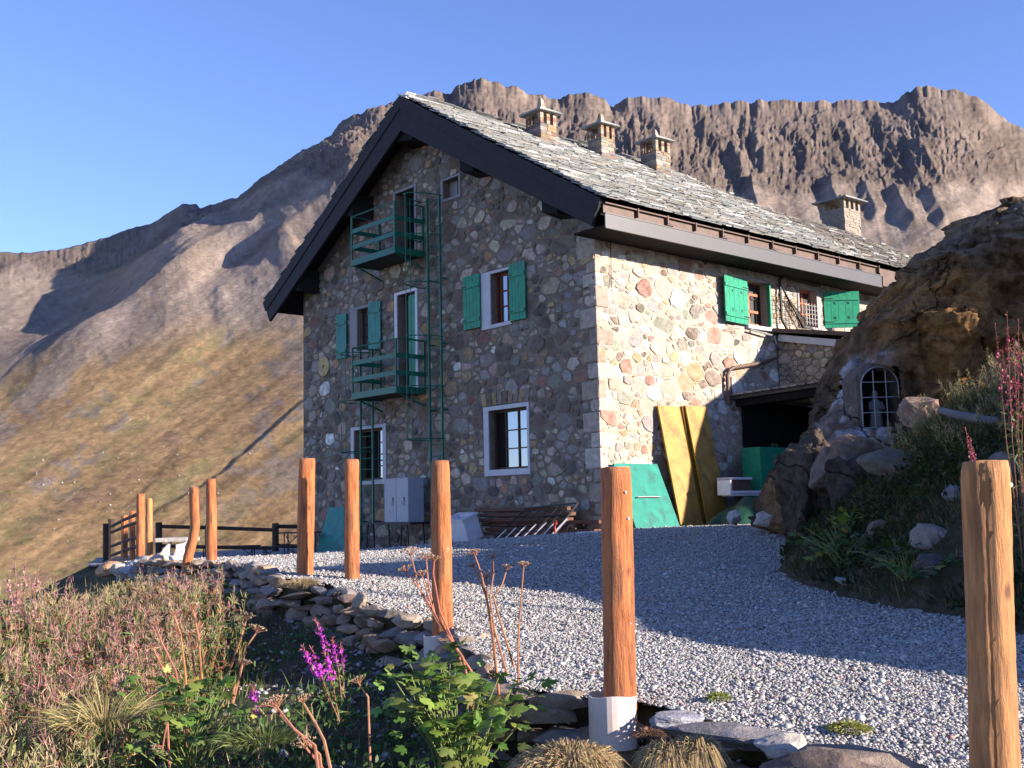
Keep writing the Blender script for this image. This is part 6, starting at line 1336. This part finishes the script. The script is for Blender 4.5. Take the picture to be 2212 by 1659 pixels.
umbel('left group of dry umbels over green leaves in the meadow', [(415, 1540), (445, 1540), (480, 1540), (500, 1530)], [(0, [(380, 1450), (350, 1390), (336, 1352)], .05), (0, [(400, 1450), (390, 1370), (376, 1330)], .045), (1, [(435, 1450), (428, 1370), (417, 1318)], .05), (1, [(420, 1450), (410, 1376)], .05), (2, [(495, 1450), (520, 1380), (532, 1340)], .05), (3, [(520, 1450), (530, 1400), (553, 1368)], .055), (3, [(505, 1490), (524, 1440)], .05), (0, [(370, 1480), (330, 1400)], .04)], 6.6, 6, sc=1.2)
umbel('drooping dry umbel head in the lower left leaves', [(375, 1530)], [(0, [(362, 1560), (352, 1612)], .045)], 5.6, 7)
def fireweed(label, u, v, d, stems, seed, colr=(.42, .05, .42), top=(.40, .12, .16)):
    q = random.Random(seed); b = at(u, v, d); gz = min(ground_z(b.x, b.y), b.z); t = thing('fireweed', label, 'flower', (b.x, b.y, gz)); O = Vector((b.x, b.y, gz)); fl = VB(); lf = VB(); st_ = MB()
    for (uu, vv) in stems:
        e = at(uu, vv, d+q.uniform(-.1, .1))-O; a = Vector((q.uniform(-.05, .05), q.uniform(-.05, .05), 0)); st_.col((.26, .12, .08)); md = (a+e)/2+Vector((q.uniform(-.03, .03), 0, .02)); st_.tube([a, md, e], [.005, .004, .002], 5)
        A = np.array([list(md.lerp(e, q.uniform(-.2, .35)) if k % 2 else a.lerp(md, q.uniform(.2, 1))) for k in range(30)]); lf.add(strips(A, dirs(30, 1.1), np.full(30, .06)*(.6+RNG.random(30)), np.full(30, .012), np.full(30, .4), jit((.12, .16, .05), 30)))
        n = 46; f_ = np.array([q.uniform(.25, .8) for _ in range(n)]); A = np.array([list(md.lerp(e, k)) for k in f_])+RNG.normal(size=(n, 3))*.012; fl.add(strips(A, dirs(n, 1.4), np.full(n, .022), np.full(n, .018), np.full(n, .1), jit(colr, n)))
        n = 26; A = np.array([list(md.lerp(e, q.uniform(.7, 1))) for _ in range(n)]); fl.add(strips(A, dirs(n, .9), np.full(n, .03), np.full(n, .004), np.full(n, .1), jit(top, n)))
    fl.build('blossom', MT['leaf'], t); lf.build('leaves', MT['leaf'], t); st_.build('stems', MT['dry'], t); return t
fireweed('purple fireweed in bloom below the dry stone wall', 745, 1440, 7.8, [(680, 1335), (718, 1378), (735, 1392)], 1)
fireweed('lower purple fireweed spikes, the brightest flowers on the slope', 740, 1470, 7.2, [(652, 1395), (672, 1400), (700, 1408)], 2, (.55, .06, .55))
fireweed('single tiny purple flower spike further down the slope', 560, 1520, 6.5, [(545, 1480)], 3)
fireweed('reddish fireweed gone to seed at the right edge on top of the bank', 2200, 930, 8.6, [(2150, 700), (2175, 672), (2200, 690), (2215, 720), (2165, 760), (2225, 660), (2190, 740)], 4, (.30, .05, .09), (.34, .08, .10))
fireweed('small reddish spike in the grass right of the niche', 2110, 975, 9.4, [(2085, 925), (2095, 945)], 5, (.35, .08, .12), (.4, .12, .12))
fireweed('pink tipped willowherb by the yard end, taller than its neighbours', 60, 1330, 9.6, [(30, 1195), (55, 1188), (85, 1205), (15, 1215)], 6, (.40, .20, .22), (.46, .28, .24))
# dried grass tussocks
def tussock(label, u, v, d, r, L, n, seed, col=(.44, .33, .17), bd=.4):
    c = at(u, v, d); t = thing('grass_tussock', label, 'grass', tuple(c)); a = RNG.random(n)*2*pi; k = np.sqrt(RNG.random(n)); A = np.stack([k*r*.5*np.cos(a), k*r*.5*np.sin(a), 0*a+.02*(1-k)], -1); U_ = np.stack([np.cos(a)*k*1.2-.15, np.sin(a)*k*1.2-.25, .75+0*a], -1)
    vb_ = VB(); vb_.add(strips(A, U_, L*(.6+.6*RNG.random(n)), .003+.003*RNG.random(n), bd+.7*RNG.random(n), jit(col, n, .4))); vb_.build('blades', MT['leaf'], t); return t
tussock('dry straw coloured tussock at the bottom edge below the open pipe', 1225, 1640, 4.7, .26, .20, 2600, 1, bd=1.0)
tussock('straw tuft hanging over the dark stones near the capstones', 1445, 1625, 4.7, .12, .17, 900, 2, bd=1.2)
tussock('straw tuft beside the long dark capstone', 1500, 1612, 4.7, .10, .16, 700, 3, bd=1.2)
tussock('blond grass clump in the meadow left of the green leaves', 215, 1560, 6.0, .34, .26, 420, 4, (.34, .28, .12), bd=.15)
tussock('olive green grass tuft on the slope below the dry umbels', 560, 1600, 5.4, .30, .11, 600, 5, (.12, .15, .045), bd=.2)
tussock('tiny green weed tuft in the sunny gravel near the open pipe', 1553, 1508, 5.9, .09, .05, 260, 6, (.22, .26, .05))
tussock('low yellow green weed growing in the gravel before the nearest post', 1835, 1575, 5.2, .16, .05, 500, 7, (.28, .28, .06))
tussock('brown rooty tuft right of the open white pipe', 1400, 1590, 5.3, .12, .05, 500, 8, (.20, .12, .08))
tussock('dry grass tuft on the wall top at the foot of the corner post', 650, 1262, 11.5, .25, .12, 900, 9, (.42, .32, .17))

# ================================================================ GROUPS OF REPEATS
GR = {'plank': 'planks piled along the gable', 'formwork_board': 'yellow formwork boards leaning on the side wall', 'dried_umbel': 'dry umbel plants in the foreground', 'fireweed': 'fireweed plants in bloom or gone to seed',
      'grass_tussock': 'grass tufts and tussocks', 'rock': 'rocks in the bank and under the boulder', 'stone': 'loose stones along the yard edge', 'leafy_plant': 'leafy weeds on the slopes', 'leafy_shrub': 'lobed leaved plants in the foreground',
      'rail_fence': 'rail fences at the far end of the yard', 'trestle_table': 'folding trestle tables', 'trestle_bench': 'folding benches by the far fence', 'plastic_pipe': 'plastic pipes round the log posts', 'sack': 'white sacks on the drum', 'dry_stone_wall': 'dry stone walls edging the yard'}
for o in scene.objects:
    if o.parent is None and o.get('label') and not o.get('group') and o.get('kind') is None:
        b = o.name.split('.')[0]
        if b in GR: o['group'] = GR[b]
